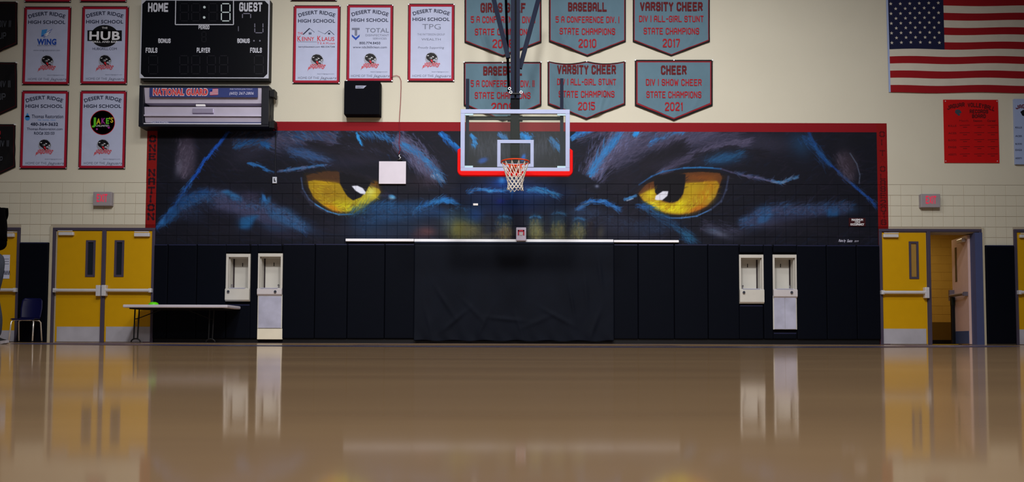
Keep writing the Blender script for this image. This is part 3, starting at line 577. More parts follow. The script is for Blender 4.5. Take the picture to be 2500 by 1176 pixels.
def leaf_part(t, px0, px1, ytop, ykick, win, bar, closer, side, window_mat=None, ybase=838, see=False):
    a = rect(px0, ytop, px1, ybase); y = D - .012; z0 = .012
    lf = MB(); hole = rect(*win) if win else None
    holes = [hole] if hole else []
    solid_with_holes(lf, a[0], a[1], z0, a[3], y, D + .035 if see else D - .001, holes); leaf = lf.build('door_leaf', YELLOW, t)
    k = rect(px0, ykick, px1, ybase); MB().box(k[0]+.01, k[1]-.01, y-.004, y, z0, k[3]).build('kick_plate', KICK, leaf, label='scuffed steel kick plate')
    if win:
        h = hole; fw = .035; f = MB(); f.box(h[0]-.005, h[1]+.005, y-.012, y+.02, h[3]-fw, h[3]+.005); f.box(h[0]-.005, h[1]+.005, y-.012, y+.02, h[2]-.005, h[2]+fw); f.box(h[0]-.005, h[0]+fw, y-.012, y+.02, h[2]+fw, h[3]-fw); f.box(h[1]-fw, h[1]+.005, y-.012, y+.02, h[2]+fw, h[3]-fw)
        f.build('window_frame', FRAMEP, leaf); MB().box(h[0]+.01, h[1]-.01, y+.006, y+.010, h[2]+.01, h[3]-.01).build('pane', window_mat or GLASSD, leaf)
    if bar: b = rect(bar[0], bar[2]-3, bar[1], bar[2]+3); push_bar(leaf, b[0], b[1], (b[2]+b[3])/2, side, y)
    if closer: c = rect(*closer); cl = MB().box(c[0], c[1], y-.06, y, c[2], c[3]).build('door_closer', ALU, leaf, bevel=.008)
    if closer:
        e = c[1] if side < 0 else c[0]; MB().box(min(e, e + side*.28), max(e, e + side*.28), y-.075, y-.06, c[3]+.012, c[3]+.027).build('closer_arm', ALU, leaf)
    return leaf
t, *_ = door_unit('door_1', 'yellow door at the far left edge behind the standing person', -240, 47, 555, None, None, mull=(-112, -104))
l1 = leaf_part(t, -104, 42, 568, 806, (-84, 588, -62, 676), (-104, 42, 708), (16, 570, 38, 579), -1)
leaf_part(t, -234, -112, 568, 806, (-150, 588, -128, 676), None, None, 1)
p = rect(7, 622, 25, 680); paper = MB().box(p[0], p[1], D-.019, D-.0165, p[2], p[3]).build('paper_notice', mat('notice_paper', (200,205,228), .7), None)
tag(paper, 'white paper notice taped to the yellow door at the far left', 'notice')
ik = Ink(D-.0195)
for i in range(4): ik.line([(9+i*4, 670), (11+i*4, 660), (12+i*4, 671)], 1.2)
for i in range(3): ik.line([(10, 632+i*6), (22, 632+i*6)], 1)
ik.done('lettering', INKN, paper)
t, *_ = door_unit('door_2', 'closed pair of yellow doors left of the mural under the left exit sign', 127, 377, 556, None, None, mull=(249, 258))
leaf_part(t, 138, 249, 564, 797, (211, 587, 233, 675), (139, 246, 709), (147, 567, 183, 575), 1)
leaf_part(t, 258, 372, 564, 797, (281, 587, 303, 675), (260, 371, 709), (331, 569, 368, 578), -1)
t3, *_ = door_unit('door_3', 'pair of yellow doors right of the mural with one leaf standing open', 2147, 2398, 559, None, None, mull=(2263, 2271))
CLEARP = bpy.data.materials.new('clear_pane'); CLEARP.use_nodes = True
CLEARP.node_tree.nodes['Principled BSDF'].inputs['Transmission Weight'].default_value = 1; CLEARP.node_tree.nodes['Principled BSDF'].inputs['IOR'].default_value = 1.02; CLEARP.node_tree.nodes['Principled BSDF'].inputs['Roughness'].default_value = .05
leaf_part(t3, 2150, 2262, 568, 802, (2219, 590, 2241, 680), (2151, 2258, 714), (2154, 572, 2190, 580), 1, window_mat=mat('tan_lit_glass', (150,118,58), .3))
fj = rect(2380, 568, 2398, 838); jm = MB()
for i, dy in enumerate((0, .11, .22)): jm.box(fj[0]+i*.012, fj[1], D-.04+dy, D+.07+dy, 0, fj[3])
jm.build('jamb', mat('blue_grey_jamb', (66,74,112), .4), t3, label='stepped blue grey jamb')
# open leaf, swung out into the corridor
PINK = mat('pink_lit_leaf', (196,168,164), .4); hx, hy, zt = fj[0]-.01, D+.16, d3[3]-.02  # pinkish cast of light put into the open leaf's colour
ol = MB().box(-.022, .022, 0, .88, .012, zt).build('door_leaf', PINK, t3, label='open leaf with pinkish light painted on its face')
ol.location = (hx - t3.location.x, hy - t3.location.y, 0); ol.data.transform(Matrix.Translation(t3.location)); ang = math.radians(-10); ol.rotation_euler = (0, 0, ang)
def sub(mb, name, m_, label=None, **k):
    o = mb.build(name, m_, None, origin=(0,0,0), **k); o.parent = ol
    if label: o['label'] = label
    return o
sub(MB().box(-.028, -.022, .02, .86, .02, .27), 'kick_plate', mat('blue_kick_plate', (66,88,140), .35, .3), 'bluish steel kick plate')
sub(MB().box(-.026, -.022, .60, .70, 1.28, 1.98), 'pane', GLASSD); sub(MB().cyl((-.09, .06, 1.0), (-.09, .82, 1.0), .03, 12).box(-.11, -.02, .78, .86, .9, 1.12).box(-.1, -.02, .03, .08, .96, 1.04), 'push_bar', mat('dull_bar_metal', (120,112,124), .35, .6))
sub(MB().box(-.09, -.022, .1, .4, zt-.12, zt-.05), 'door_closer', ALU, bevel=.01)
pst = thing('crash_bar_post', 'thin black post standing in the open doorway', 'post', (*[xm(2327, D+.9, 800)], D+.9, 0))
X = pst.location.x; MB().box(X-.032, X+.032, D+.87, D+.93, .012, .93).build('post', BLACK, pst, bevel=.006); MB().box(X-.036, X+.036, D+.865, D+.935, .8, .97).build('cap', mat('dark_green_black', (12,20,16), .4), pst, bevel=.008); MB().box(X-.12, X+.12, D+.8, D+1.0, 0, .012).build('base', BLACK, pst)
r = rect(2272, 836, 2340, 839); th = MB().box(r[0], r[1], D+.0, D+.12, 0, .012).build('trim_1', mat('brass_threshold', (210,170,40), .25, .8), None); th['kind'] = 'structure'; th['label'] = 'brass threshold strip under the open door'
t, *_ = door_unit('door_4', 'yellow door cut by the right edge beyond the black wall pad', 2477, 2740, 560, None, None, mull=(2604, 2612))
leaf_part(t, 2483, 2604, 568, 804, (2560, 590, 2582, 680), (2484, 2600, 714), (2486, 573, 2520, 581), 1); leaf_part(t, 2612, 2735, 568, 804, None, None, None, -1)
# door head strips of bare cream return
for nm, a in (('trim_2', (120, 552, 127, 838)), ('trim_3', (2398, 556, 2404, 838))):
    r = rect(*a); o = MB().box(r[0], r[1], D-.03, D, 0, r[3]).build(nm, mat('cream_reveal', (176,168,148), .7), None, bevel=.004); o['kind'] = 'structure'; o['label'] = 'cream masonry reveal beside the door frame'

# ------------------------------------------------------------------ wall pads
def pad(x0, x1, y0, y1, label, group='navy wall pads along the end wall', thick=.055, name='wall_pad'):
    r = rect(x0, y0, x1, y1); g = .004
    t = thing(name, label, 'wall pad', ((r[0]+r[1])/2, D-.006, r[2]), group)
    MB().box(r[0]+g, r[1]-g, YF-thick, YF-.001, r[2], r[3]).build('cushion', NAVYV, t, bevel=.016, segs=3)
    MB().box(r[0]+g+.012, r[1]-g-.012, YF-thick-.002, YF-.03, r[3]-.02, r[3]-.002).build('top_highlight', mat('navy_highlight', (26,30,62), .5), t)  # lighter navy strip paints the highlight line along the pad top
    return t
P = [(377,411),(411,482),(482,554)]
names = ['first wall pad right of the left yellow doors', 'second wall pad right of the left yellow doors', 'third wall pad right of the left yellow doors, beside the fountain']
for (a, b), l in zip(P, names): pad(a, b, 597, 826, 'dark navy vinyl ' + l)
pad(554, 613, 597, 617, 'short navy pad strip above the low drinking fountain on the left'); pad(554, 613, 743, 826, 'navy pad below the low drinking fountain on the left'); pad(613, 631, 597, 826, 'narrow navy pad between the two left drinking fountains')
pad(631, 691, 597, 616, 'short navy pad strip above the tall drinking fountain on the left')
for (a, b), l in zip([(691,770),(770,849),(849,940),(940,1013)], ['first','second','third','fourth, touching the draped cover,']): pad(a, b, 596, 826, f'dark navy wall pad, {l} right of the left fountains')
for (a, b), l in zip([(1497,1557),(1557,1645),(1645,1727),(1727,1803)], ['first','second','third','fourth']): pad(a, b, 597, 827, f'dark navy wall pad, {l} right of the draped cover')
pad(1803, 1862, 598, 617, 'short navy pad strip above the low drinking fountain on the right'); pad(1803, 1862, 745, 827, 'navy pad below the low drinking fountain on the right'); pad(1862, 1885, 598, 827, 'narrow navy pad between the two right drinking fountains')
pad(1885, 1943, 598, 617, 'short navy pad strip above the tall drinking fountain on the right'); pad(1885, 1943, 812, 827, 'small creased navy pad below the tall fountain on the right')
for (a, b), l in zip([(1943,2016),(2016,2089),(2089,2146)], ['first','second','third']): pad(a, b, 599, 828, f'dark navy wall pad, {l} right of the right fountains')
pad(48, 120, 592, 838, 'black wall pad behind the school chair', thick=.06); pad(2404, 2475, 599, 839, 'black wall pad right of the open yellow door', thick=.06)
for i, (a, b, y0) in enumerate(((377, 631, 827), (691, 1013, 827), (1013, 1497, 833), (1497, 2146, 828))):
    r = rect(a, y0, b, 838); o = MB().box(r[0], r[1], D-.02, D, 0, r[3]).build(f'baseboard_{i+1}', mat('black_rubber_base', (8,9,14), .5), None); o['kind'] = 'structure'; o['label'] = 'black rubber base under the wall pads'
# draped cover over the middle pads
X0, X1, Z0, Z1 = rect(1013, 593, 1497, 832)
def drape(u, v):
    x = X0 + (X1-X0)*u; z = Z1 - (Z1-Z0)*v; d = .006*math.sin(u*9+v*2)*v
    for cu, cv, ang, amp, wd in ((.16,.62,1.0,.03,.02),(.2,.8,-.7,.035,.018),(.08,.85,1.3,.02,.02),(.34,.85,-1.1,.025,.02),(.46,.78,.1,.03,.016),(.53,.86,1.2,.022,.02),(.62,.8,-.4,.02,.02),(.72,.76,.5,.03,.018),(.79,.6,1.4,.03,.013),(.86,.5,1.5,.025,.02),(.93,.3,1.45,.03,.02),(.9,.85,-1.2,.03,.02),(.3,.7,.8,.02,.02)):
        px, pz = (u-cu)*(X1-X0), (v-cv)*(Z1-Z0); s = px*math.cos(ang)+pz*math.sin(ang); q = -px*math.sin(ang)+pz*math.cos(ang)
        d += amp*.75*math.exp(-(q/(wd*2.2))**2)*math.exp(-(s/.3)**2)
    d += .012*math.sin(u*70+3*math.sin(v*9))*max(0, v-.72)/.28 + (.05*(1-v/.03) if v < .03 else 0)*-1
    if v > .985: z += .012*math.sin(u*40)
    return (x, YF-.105-d, z)
cv_ = thing('draped_cover', 'wide dark navy cloth draped over the middle wall pads under the hoop', 'cover', ((X0+X1)/2, YF-.08, Z0))
MB().grid(drape, 180, 80).build('cloth', mat('navy_drape_cloth', (6,11,23), .75, bump=.4, bscale=45, var=.25, scale=3, spec=.12), cv_, smooth=True, solid=.006)
MB().box(X0+.02, X1-.02, YF-.06, YF-.002, Z0+.06, Z1-.01).build('padding', NAVYV, cv_)
MB().tube([(X0, YF-.09, Z1-.012), (X1, YF-.09, Z1-.012)], .022, 10).build('top_roll', mat('navy_roll_cloth', (16,24,42), .7, spec=.15), cv_)
# long white rail above the pads
rl = thing('white_rail', 'long white metal rail running above the middle wall pads', 'rail', (xm(1250), D-.02, zc(591)))
for a, b, y0, y1 in ((845, 1012, 583.6, 590), (1012, 1497, 584.8, 591.6), (1497, 1656, 586.8, 592.4)):
    r = rect(a+.5, y0, b-.5, y1); MB().box(r[0], r[1], YF-.07, YF-.001, r[2], r[3]).build('rail_section', mat('white_rail_paint', (235,236,245), .4), rl, bevel=.006)

# ------------------------------------------------------------------ drinking fountains
def fountain(kind, x0, x1, y0, y1, yb, ia, ib, label, side, two=False):
    r = rect(x0, y0, x1, y1); q = rect(ia, y0+8, ib, yb); yf = YF - .06; t = thing('drinking_fountain', label, 'drinking fountain', ((r[0]+r[1])/2, D, r[2]), 'drinking fountains in the end wall')
    sh = MB(); sh.box(r[0], r[1], yf, YF-.001, q[3], r[3]); sh.box(r[0], q[0], yf, YF-.001, q[2], q[3]); sh.box(q[1], r[1], yf, YF-.001, q[2], q[3]); sh.build('surround', CREAM_EN, t, bevel=.004)
    e = .012; yb_ = D + .2; rc = MB(); a0, a1, c0, c1 = q[0]+.001, q[1]-.001, q[2]+.001, q[3]-.001
    rc.box(a0, a1, yb_, yb_+e, c0, c1); rc.box(a0, a0+e, YF, yb_, c0, c1); rc.box(a1-e, a1, YF, yb_, c0, c1); rc.box(a0, a1, YF, yb_, c1-e, c1); rc.box(a0+e, a1-e, YF, yb_, c0, c0+e); rc.build('alcove', CREAM_EN, t)
    # dark strip down the far corner of the alcove
    gx = a0+e if side > 0 else a1-e; MB().box(gx, gx+side*.022, yb_-.02, yb_, c0+.02, c1-.01).build('corner_strip', mat('dark_corner', (40,30,34), .6), t)
    bz0 = rect(0, yb, 10, yb+ (30 if kind == 'low' else 16))[2]
    b = MB(); pr = [(yf-.0, bz0), (yf-.03, bz0+.03), (yf-.03, q[2]-.02), (yf+.0, q[2]), (YF-.001, q[2]), (YF-.001, bz0)]
    n = len(pr); b.add([(r[0], y, z) for y, z in pr] + [(r[1], y, z) for y, z in pr], [tuple(range(n)), tuple(reversed(range(n, 2*n)))] + [(i, i+n, (i+1)%n+n, (i+1)%n) for i in range(n)]); b.build('basin', CREAM_EN if kind == 'low' else mat('pale_basin', (190,186,190), .35), t)
    MB().box(q[0]+.03, q[1]-.05, yf-.02, yf+.04, q[2]-.004, q[2]+.01).build('basin_lip', STAINLESS, t)
    bx = r[0]+.07 if kind == 'low' else r[1]-.12
    MB().cyl((bx, yf-.055, q[2]-.065), (bx, yf-.03, q[2]-.065), .026, 16).build('push_button', mat('chrome', (200,200,210), .15, 1), t, smooth=False)
    MB().cyl((bx+.02, YF+.05, q[2]), (bx+.02, YF+.04, q[2]+.06), .012, 10).sphere((bx+.02, YF+.035, q[2]+.065), .02, 10, 8).build('bubbler', mat('chrome', (200,200,210), .15, 1), t)
    sx = (q[0]+q[1])/2; MB().box(sx-.008, sx+.006, yb_-.006, yb_, q[3]-.16, q[3]-.09).build('keyhole', INKK, t)
    if kind == 'tall':
        ys = 801 if not two else y1; s = rect(x0, yb+18, x1, ys); md = (s[0]+s[1])/2
        MB().box(s[0], s[1], YF-.05, YF-.001, s[2], s[3]+.02).build('skirt_frame', CREAM_EN, t)
        halves = ((s[0]+.02, md-.003), (md+.003, s[1]-.02)) if two else ((s[0]+.02, s[1]-.02),)
        for a, c in halves: MB().box(a, c, yf-.004, YF-.045, s[2]+.004, s[3]-.01).build('steel_panel', STAINLESS, t, bevel=.006)
        if not two: l = rect(x0, 802, x1, y1); MB().box(l[0]-.005, l[1]+.003, yf-.004, YF-.001, l[2], l[3]).build('lower_panel', mat('cream_lower_panel', (216,210,192), .5), t, bevel=.004)
    return t
fountain(*FOUNT[0], 'low cream drinking fountain alcove in the left pair, ending above the navy pad', 1)
fountain(*FOUNT[1], 'tall drinking fountain in the left pair with cream panel at its foot', 1)
fountain(*FOUNT[2], 'low cream drinking fountain alcove in the right pair with round button', -1)
fountain(*FOUNT[3], 'tall drinking fountain in the right pair with two panel steel skirt', -1, two=True)
# ------------------------------------------------------------------ sponsor banners
def cloth_pts(x0, y0, x1, y1, Y): r = rect(x0, y0, x1, y1, Y); return r
def head_logo(t, cx, cy, s, Y, red=True):
    """school emblem: snarling black cat head on a grey disc with ragged red lettering"""
    k = s / 30.0; P_ = lambda pts: [(cx + x*k, cy + y*k) for x, y in pts]
    d = Ink(Y); n = 44; d.poly([(cx + (15.5 if i % 2 else 13.6)*k*math.cos(i*2*math.pi/n) , cy + (15.5 if i % 2 else 13.6)*k*math.sin(i*2*math.pi/n)) for i in range(n)]); d.done('emblem_disc', DISCG, t)
    h = Ink(Y - .0006); h.poly(P_([(-12,-6),(-9,-11),(-2,-13.5),(6,-12),(11,-7.5),(13.5,-2.5),(14,0),(11,2),(6,1),(3,3),(3,5),(8,6),(9,9),(5,11.5),(0,11),(-4,6),(-9,2.5),(-12,-1)])); h.done('emblem_head', INKK, t)
    w_ = Ink(Y - .001); w_.poly(P_([(-11,-6.5),(-6,-8),(-7,-5.5)])).poly(P_([(1,-6),(6,-4.5),(4,-2.5)])).poly(P_([(8,-1),(13.4,-2),(11,1.2)])).poly(P_([(-6,-2),(2,-3.4),(1,-2)])).poly(P_([(-5,.5),(2,-1.4),(1,0)])).poly(P_([(2,8.8),(6,8),(5,10)])).poly(P_([(5,1.4),(6,4),(7,1.6)])).done('emblem_light', DISCG if t.get('dim') else INKW, t)
    m_ = Ink(Y - .0012); m_.poly(P_([(-2,2),(2,2.5),(2,5.5),(4,7),(1,8.4),(-2,5)])).done('emblem_mouth', INKR, t)
    if red:
        r = Ink(Y - .0015); r.put(block('JAGUARS', 1.6), cx - 1*k, cy + 13.5*k, 8.5*k, 38*k, shear=.35, arch=90*k)
        r.poly(P_([(-19,15),(-16,15),(-22,25)])).poly(P_([(-8,16),(-5,16),(-9,22)])).done('emblem_word', INKRL, t)
def sponsor(label, x0, y0, x1, y1, art, lift=.01, Yo=0):
    Y = YF - .012 - lift - Yo; r = rect(x0, y0, x1, y1, Y); t = thing('sponsor_banner', label, 'banner', ((r[0]+r[1])/2, Y, r[2]), 'white sponsor banners on the end wall')
    MB().box(r[0]-.012, r[1]+.012, Y+.0005, Y+.006, r[2]-.02, r[3]+.016).build('black_hem', BLACKC, t)
    b = .045; f = MB(); q = (r[0], r[1], r[2], r[3])
    f.box(q[0], q[1], Y-.0035, Y, q[3]-b, q[3]); f.box(q[0], q[1], Y-.0035, Y, q[2], q[2]+b); f.box(q[0], q[0]+b, Y-.0035, Y, q[2]+b, q[3]-b); f.box(q[1]-b, q[1], Y-.0035, Y, q[2]+b, q[3]-b); f.build('red_border', REDC, t)
    MB().box(q[0]+b, q[1]-b, Y-.002, Y, q[2]+b, q[3]-b).build('face', CLOTHW, t)
    for gx, gz in ((r[0], r[3]), (r[1], r[3]), (r[0], r[2]), (r[1], r[2])): MB().cyl((gx, Y-.004, gz), (gx, Y-.0075, gz), .012, 10).build('grommet', ALU, t)
    if y0 > 0:
        cx, h = (x0+x1)/2, y1-y0; Yi = Y - .0045; i = Ink(Yi)
        i.sans('DESERT RIDGE', cx+.5, y0+15, 8.6, 93, .02, arch=128); i.sans('HIGH SCHOOL', cx, y0+36, 8.2, 92, .02); i.done('school_name', INKN, t)
        j = Ink(Yi); j.sans('HOME OF THE', cx-20, y1-12, 5.6, 52, .004).sans('Jaguars', cx+29, y1-12, 6.4, 40, .006, shear=.4).done('motto', INKG, t)
        k = Ink(Yi); k.sans('desertridgejaguars.com', cx+22, y1-22, 2.6, 42, .0).done('small_print', INKG, t)
        head_logo(t, cx+1, y0+132, 32, Yi); art(t, cx, y0, Yi)
    return t
def art_wing(t, cx, y0, Y):
    Ink(Y).poly([(cx-12,y0+55),(cx+2,y0+53),(cx-2,y0+64),(cx-8,y0+70),(cx-14,y0+72)]).done('logo_square', INKC, t)
    i = Ink(Y-.0005); i.sans('WING', cx, y0+84, 13, 48, .05).poly([(cx-13,y0+70),(cx+14,y0+52),(cx+4,y0+68),(cx-6,y0+73)]).done('logo_word', INKB, t)
    Ink(Y-.001).poly([(cx-8,y0+67),(cx+12,y0+55),(cx+2,y0+66)]).poly([(cx-10,y0+71),(cx+10,y0+62),(cx,y0+70)]).done('logo_feather', INKW, t)
    Ink(Y).sans('RESTORATION', cx, y0+93, 3.4, 46, 0).sans('www.wingrestoration.com', cx, y0+104.5, 4, 66, 0).done('small_print', INKG, t)
def art_hub(t, cx, y0, Y):
    Ink(Y).disc(cx, y0+71, 34, 32, 27).rect(cx-42, y0+57, cx+42, y0+83).done('logo_disc', INKK, t)
    Ink(Y-.0005).sans('HUB', cx, y0+70, 20, 76, .03).sans('THE', cx, y0+51, 4.6, 14, .01).sans('GRILL AND BAR', cx, y0+85, 4.5, 64, .02).done('logo_word', INKW, t)
    Ink(Y).sans('HUBGRILL.COM', cx, y0+102, 6, 60, .012).done('small_print', INKN, t)
def art_thomas(t, cx, y0, Y):
    d = Ink(Y); d.disc(cx-41, y0+65, 6.2, 18); d.poly([(cx-47,y0+63),(cx-41,y0+52),(cx-35,y0+63)]); d.sans('FIRE • WATER • MOLD', cx+6, y0+70, 3, 44, 0); d.done('logo_drop', INKC, t)
    i = Ink(Y); i.sans('Thomas Restoration', cx+8, y0+61, 8.5, 78, .01).sans('480-364-3632', cx, y0+80, 7.4, 68, .03).sans('Thomas-Restoration.com', cx+1, y0+91.5, 6, 88, .006).sans('ROC# 325153', cx, y0+102, 6.6, 50, .02).done('contact_lines', INKN, t)
def art_jakes(t, cx, y0, Y):
    Ink(Y).disc(cx, y0+76, 29, 40).done('logo_disc', INKK, t)
    a = cx
    Ink(Y-.0005).sans('J', a-21, y0+73, 17, 10, .05).sans('E', a+12, y0+72, 13, 8, .04).done('logo_word_green', INKGN, t); Ink(Y-.0005).sans('A', a-10, y0+73, 13, 11, .04).sans("'S", a+21, y0+70, 12, 10, .03).done('logo_word_yellow', INKY, t)
    Ink(Y-.0005).sans('K', a+2, y0+72, 13, 10, .04).disc(cx-14, y0+92, 2.5, 10).disc(cx+15, y0+88, 3, 10).done('logo_word_purple', INKP, t); Ink(Y-.0005).sans('UNLIMITED', cx, y0+84, 4.6, 32, .03).done('logo_line', INKW, t)
    Ink(Y).disc(cx, y0+76, 30.2, 40).done('logo_ring', INKR, t)
def art_kenny(t, cx, y0, Y):
    a = Ink(Y); a.line([(cx-33,y0+69),(cx-17,y0+54)], 2.6).line([(cx-17,y0+54),(cx-5,y0+64)], .8).line([(cx+20,y0+68),(cx+31,y0+59),(cx+43,y0+70)], 1.2).line([(cx+3,y0+60),(cx+20,y0+68)], .5).rect(cx-19,y0+64,cx-16.5,y0+69).rect(cx-15.5,y0+64,cx-13,y0+69).rect(cx+28,y0+65,cx+33,y0+69); a.sans('kennyklausteam.com 480.354.7344', cx, y0+99, 4, 90, .004).line([(cx-46,y0+87),(cx,y0+87)], .6); a.done('roof_drawing', INKN, t)
    b = Ink(Y-.0004); b.sans('THE', cx-40, y0+66, 5.6, 13, .004).sans('K', cx-42.5, y0+79, 13, 9, .01).sans('ENNY', cx-21, y0+80, 9.5, 30, .01).sans('K', cx+6, y0+79, 13, 9, .01).sans('LAUS', cx+28, y0+80, 9.5, 31, .01).sans('T E A M.com', cx+23, y0+90.5, 5, 44, .006); b.done('logo_word', INKR, t)
def art_total(t, cx, y0, Y):
    Ink(Y).poly([(cx-44,y0+55),(cx-25,y0+55),(cx-25,y0+60),(cx-44,y0+60)]).rect(cx-37,y0+60,cx-31,y0+74).sans('TOTAL', cx+18, y0+61, 10.5, 58, .01).sans('DISINFECTANT', cx+18, y0+73, 5, 58, 0).sans('SERVICES', cx+24, y0+81, 4.6, 34, 0).done('logo_word', INKG, t)
    Ink(Y-.0004).poly([(cx-44,y0+71),(cx-34.5,y0+79),(cx-25,y0+71),(cx-25,y0+76),(cx-34.5,y0+85),(cx-44,y0+76)]).done('logo_chevron', INKB, t)
    Ink(Y).sans('800.774.8450', cx, y0+92, 6, 52, .012).sans('www.tds360clean.com', cx, y0+102, 5.6, 84, .012).done('contact_lines', INKN, t)
def art_tpg(t, cx, y0, Y):
    Ink(Y).sans('TPG', cx+1, y0+54, 13, 46, -.004).sans('THE PATTERSON GROUP', cx, y0+73, 5, 68, -.004).sans('WEALTH', cx, y0+85, 5.5, 48, -.004).sans('Proudly Supporting', cx, y0+105, 5.2, 64, .006, shear=.2).done('logo_word', INKG, t)
sponsor('white sponsor banner with blue wing logo, upper left of the four beside the scoreboard', 58, 18, 170, 205, art_wing)
sponsor('white sponsor banner with round black grill logo, just left of the scoreboard', 200, 17, 311, 204, art_hub)
sponsor('white sponsor banner with blue water drop logo, lower left near the black pennants', 52, 223, 164, 410, art_thomas)
sponsor('white sponsor banner with black disc and neon coloured letters, above the left exit sign', 195, 223, 306, 410, art_jakes)
sponsor('white sponsor banner with house roofs and red name, first right of the scoreboard', 717, 15, 829, 202, art_kenny)
sponsor('white sponsor banner with grey T and blue chevron, touching the black speaker', 848, 13, 958, 197, art_total)
sponsor('white sponsor banner with thin grey serif initials, nearest the hoop mast', 997, 11, 1108, 197, art_tpg)
for a, b, l, yb in ((64, 174, 'bottom hem of a banner cut by the top edge above the blue wing banner', 3.5), (199, 310, 'bottom hem of a banner cut by the top edge above the grill banner', 3), (712, 822, 'bottom hem of a banner cut by the top edge right of the scoreboard', .3)):
    sponsor(l, a, yb-188, b, yb, None)

# ------------------------------------------------------------------ championship pennants
def pennant(label, x0, y0, x1, ys, yt, lines, cloth=GREYC, trim=mat('dark_red_piping', (128,10,28), .7), hem=BLACKC, seed=1, bord=4.4, depth=.02, sag=0, inks=None, cxo=0, tall=1.0, name='championship_banner', group=None):
    rnd = random.Random(seed); Y = YF - .022; cx = (x0+x1)/2; t = thing(name, label, 'banner', (at(cx, yt, Y)[0], Y, at(cx, yt, Y)[1]), group or ('black runner up pennants' if cloth is not GREYC else 'grey championship pennants'))
    folds = [(rnd.uniform(.05,.95), rnd.uniform(-.5,.5), rnd.uniform(.4,1.0)) for _ in range(9)]
    def depthf(u, v):
        d = 0
        for c, s, a in folds: d += a*depth*math.exp(-((u-c-s*(v-.4))/.035)**2)*min(1, .25+v)
        d += .012*math.exp(-((u-.1-.25*v*v)/.03)**2)*v + .012*math.exp(-((u-.93+.3*v*v)/.03)**2)*v
        return d
    def sheet(inset, dy):
        def f(u, v):
            X = x0+inset + (x1-x0-2*inset)*u; top = y0+inset + sag*abs(math.sin(u*2*math.pi)); e = abs(u-.5)*2; bot = yt + (ys-yt)*e - inset*1.05
            yy = top + (bot-top)*v; uu = (X-x0)/(x1-x0); vv = (yy-y0)/(yt-y0); x, z = at(X, yy, Y); return (x, Y + dy - depthf(uu, vv), z)
        return f
    MB().grid(sheet(0, .0), 48, 34).build('black_hem', hem, t, smooth=True); MB().grid(sheet(2.8 if bord < 5 else 3.6, -.003), 48, 34).build('trim_band', trim, t, smooth=True); MB().grid(sheet(bord, -.006), 64, 44).build('cloth', cloth, t, smooth=True)
    i1, i2 = Ink(Y-.014), Ink(Y-.014)
    for k, (txt, ly, lh, lw) in enumerate(lines): (i1 if k == 0 else i2).block(txt, cx+cxo, ly, lh, lw, 1.75 if k == 0 else 1.2)
    for ink, nm, mt in ((i1, 'title', (inks or (MAROON, REDL))[0]), (i2, 'lines', (inks or (MAROON, REDL))[1])):
        if not ink.mb.v: continue
        nv = []
        for (x, y, z) in ink.mb.v:
            # letters are sewn on the cloth, so they follow its folds
            a, b = at(x0, y0, Y), at(x1, yt, Y); nv.append((x, y - depthf((x-a[0])/(b[0]-a[0]), (a[1]-z)/(a[1]-b[1])), z))
        ink.mb.v = nv; ink.mb.build(nm, mt, t, kind='stuff')
    for gx in (x0+1, cx, x1-1): x, z = at(gx, y0+1.2, Y); MB().cyl((x, YF-.001, z), (x, Y-.022, z), .014, 10).build('grommet', INKW, t)
CH = 'STATE CHAMPIONS'
pennant('grey girls golf pennant crossed by the hoop mast, top row', 1134, -46, 1322, 104, 139, [('GIRLS GOLF', 19, 19, 112), ('5 A CONFERENCE DIV II', 48, 14, 160), (CH, 78, 14, 140), ('2008', 107, 18, 52)], seed=2)
pennant('grey baseball pennant of 2010, top row middle', 1340, -5, 1528, 102, 138, [('BASEBALL', 17, 18, 96), ('5 A CONFERENCE DIV. I', 48, 13.5, 158), (CH, 77, 14, 138), ('2010', 106, 18, 44)], seed=3)
pennant('grey varsity cheer pennant of 2017, top right', 1545, -6, 1733, 102, 137, [('VARSITY CHEER', 16, 18, 156), ('DIV I ALL-GIRL STUNT', 46, 13.5, 160), (CH, 76, 14, 138), ('2017', 105, 18, 43)], seed=4, depth=.006)
pennant('grey baseball pennant behind the backboard top, lower row left', 1132, 151, 1322, 258, 296, [('BASEBALL', 173, 18, 96), ('5 A CONFERENCE DIV. II', 204, 14, 158), (CH, 233, 14, 138), ('2009', 262, 18, 56)], seed=5, depth=.016)
pennant('grey varsity cheer pennant of 2015 with sagging top, lower row middle', 1337, 149, 1527, 256, 292, [('VARSITY CHEER', 170, 18, 146), ('DIV I ALL-GIRL STUNT', 200, 13.5, 146), (CH, 230, 14, 138), ('2015', 259, 17, 42)], seed=6, sag=6, depth=.02)
pennant('grey cheer pennant of 2021 with thick red and black border, lower right', 1550, 146, 1740, 258, 295, [('CHEER', 171, 18, 64), ('DIV I SHOW CHEER', 201, 14, 138), (CH, 231, 14, 136), ('2021', 260, 18, 44)], seed=7, bord=6.5, depth=.008)
DKL = mat('dim_grey_letter', (70,74,84), .7); DKR = mat('dim_red_letter', (110,20,28), .7); DKC = mat('black_pennant_cloth', (9,8,13), .85); DTR = mat('dark_red_trim', (60,8,16), .8)
pennant('black pennant at the upper left corner', -146, 4, 43, 108, 150, [('SOFTBALL', 27, 16, 100), ('5 A CONFERENCE DIV II', 58, 14, 160), ('STATE RUNNER UP', 87, 14, 136)], DKC, DTR, DKC, 8, inks=(DKR, DKL))
pennant('black pennant second down on the left edge', -148, 152, 42, 262, 304, [('TENNIS', 175, 14, 90), ('5 A CONFERENCE DIV II', 205, 14, 160), ('STATE RUNNER UP', 236, 14, 136)], DKC, DTR, DKC, 9, inks=(DKR, DKL))
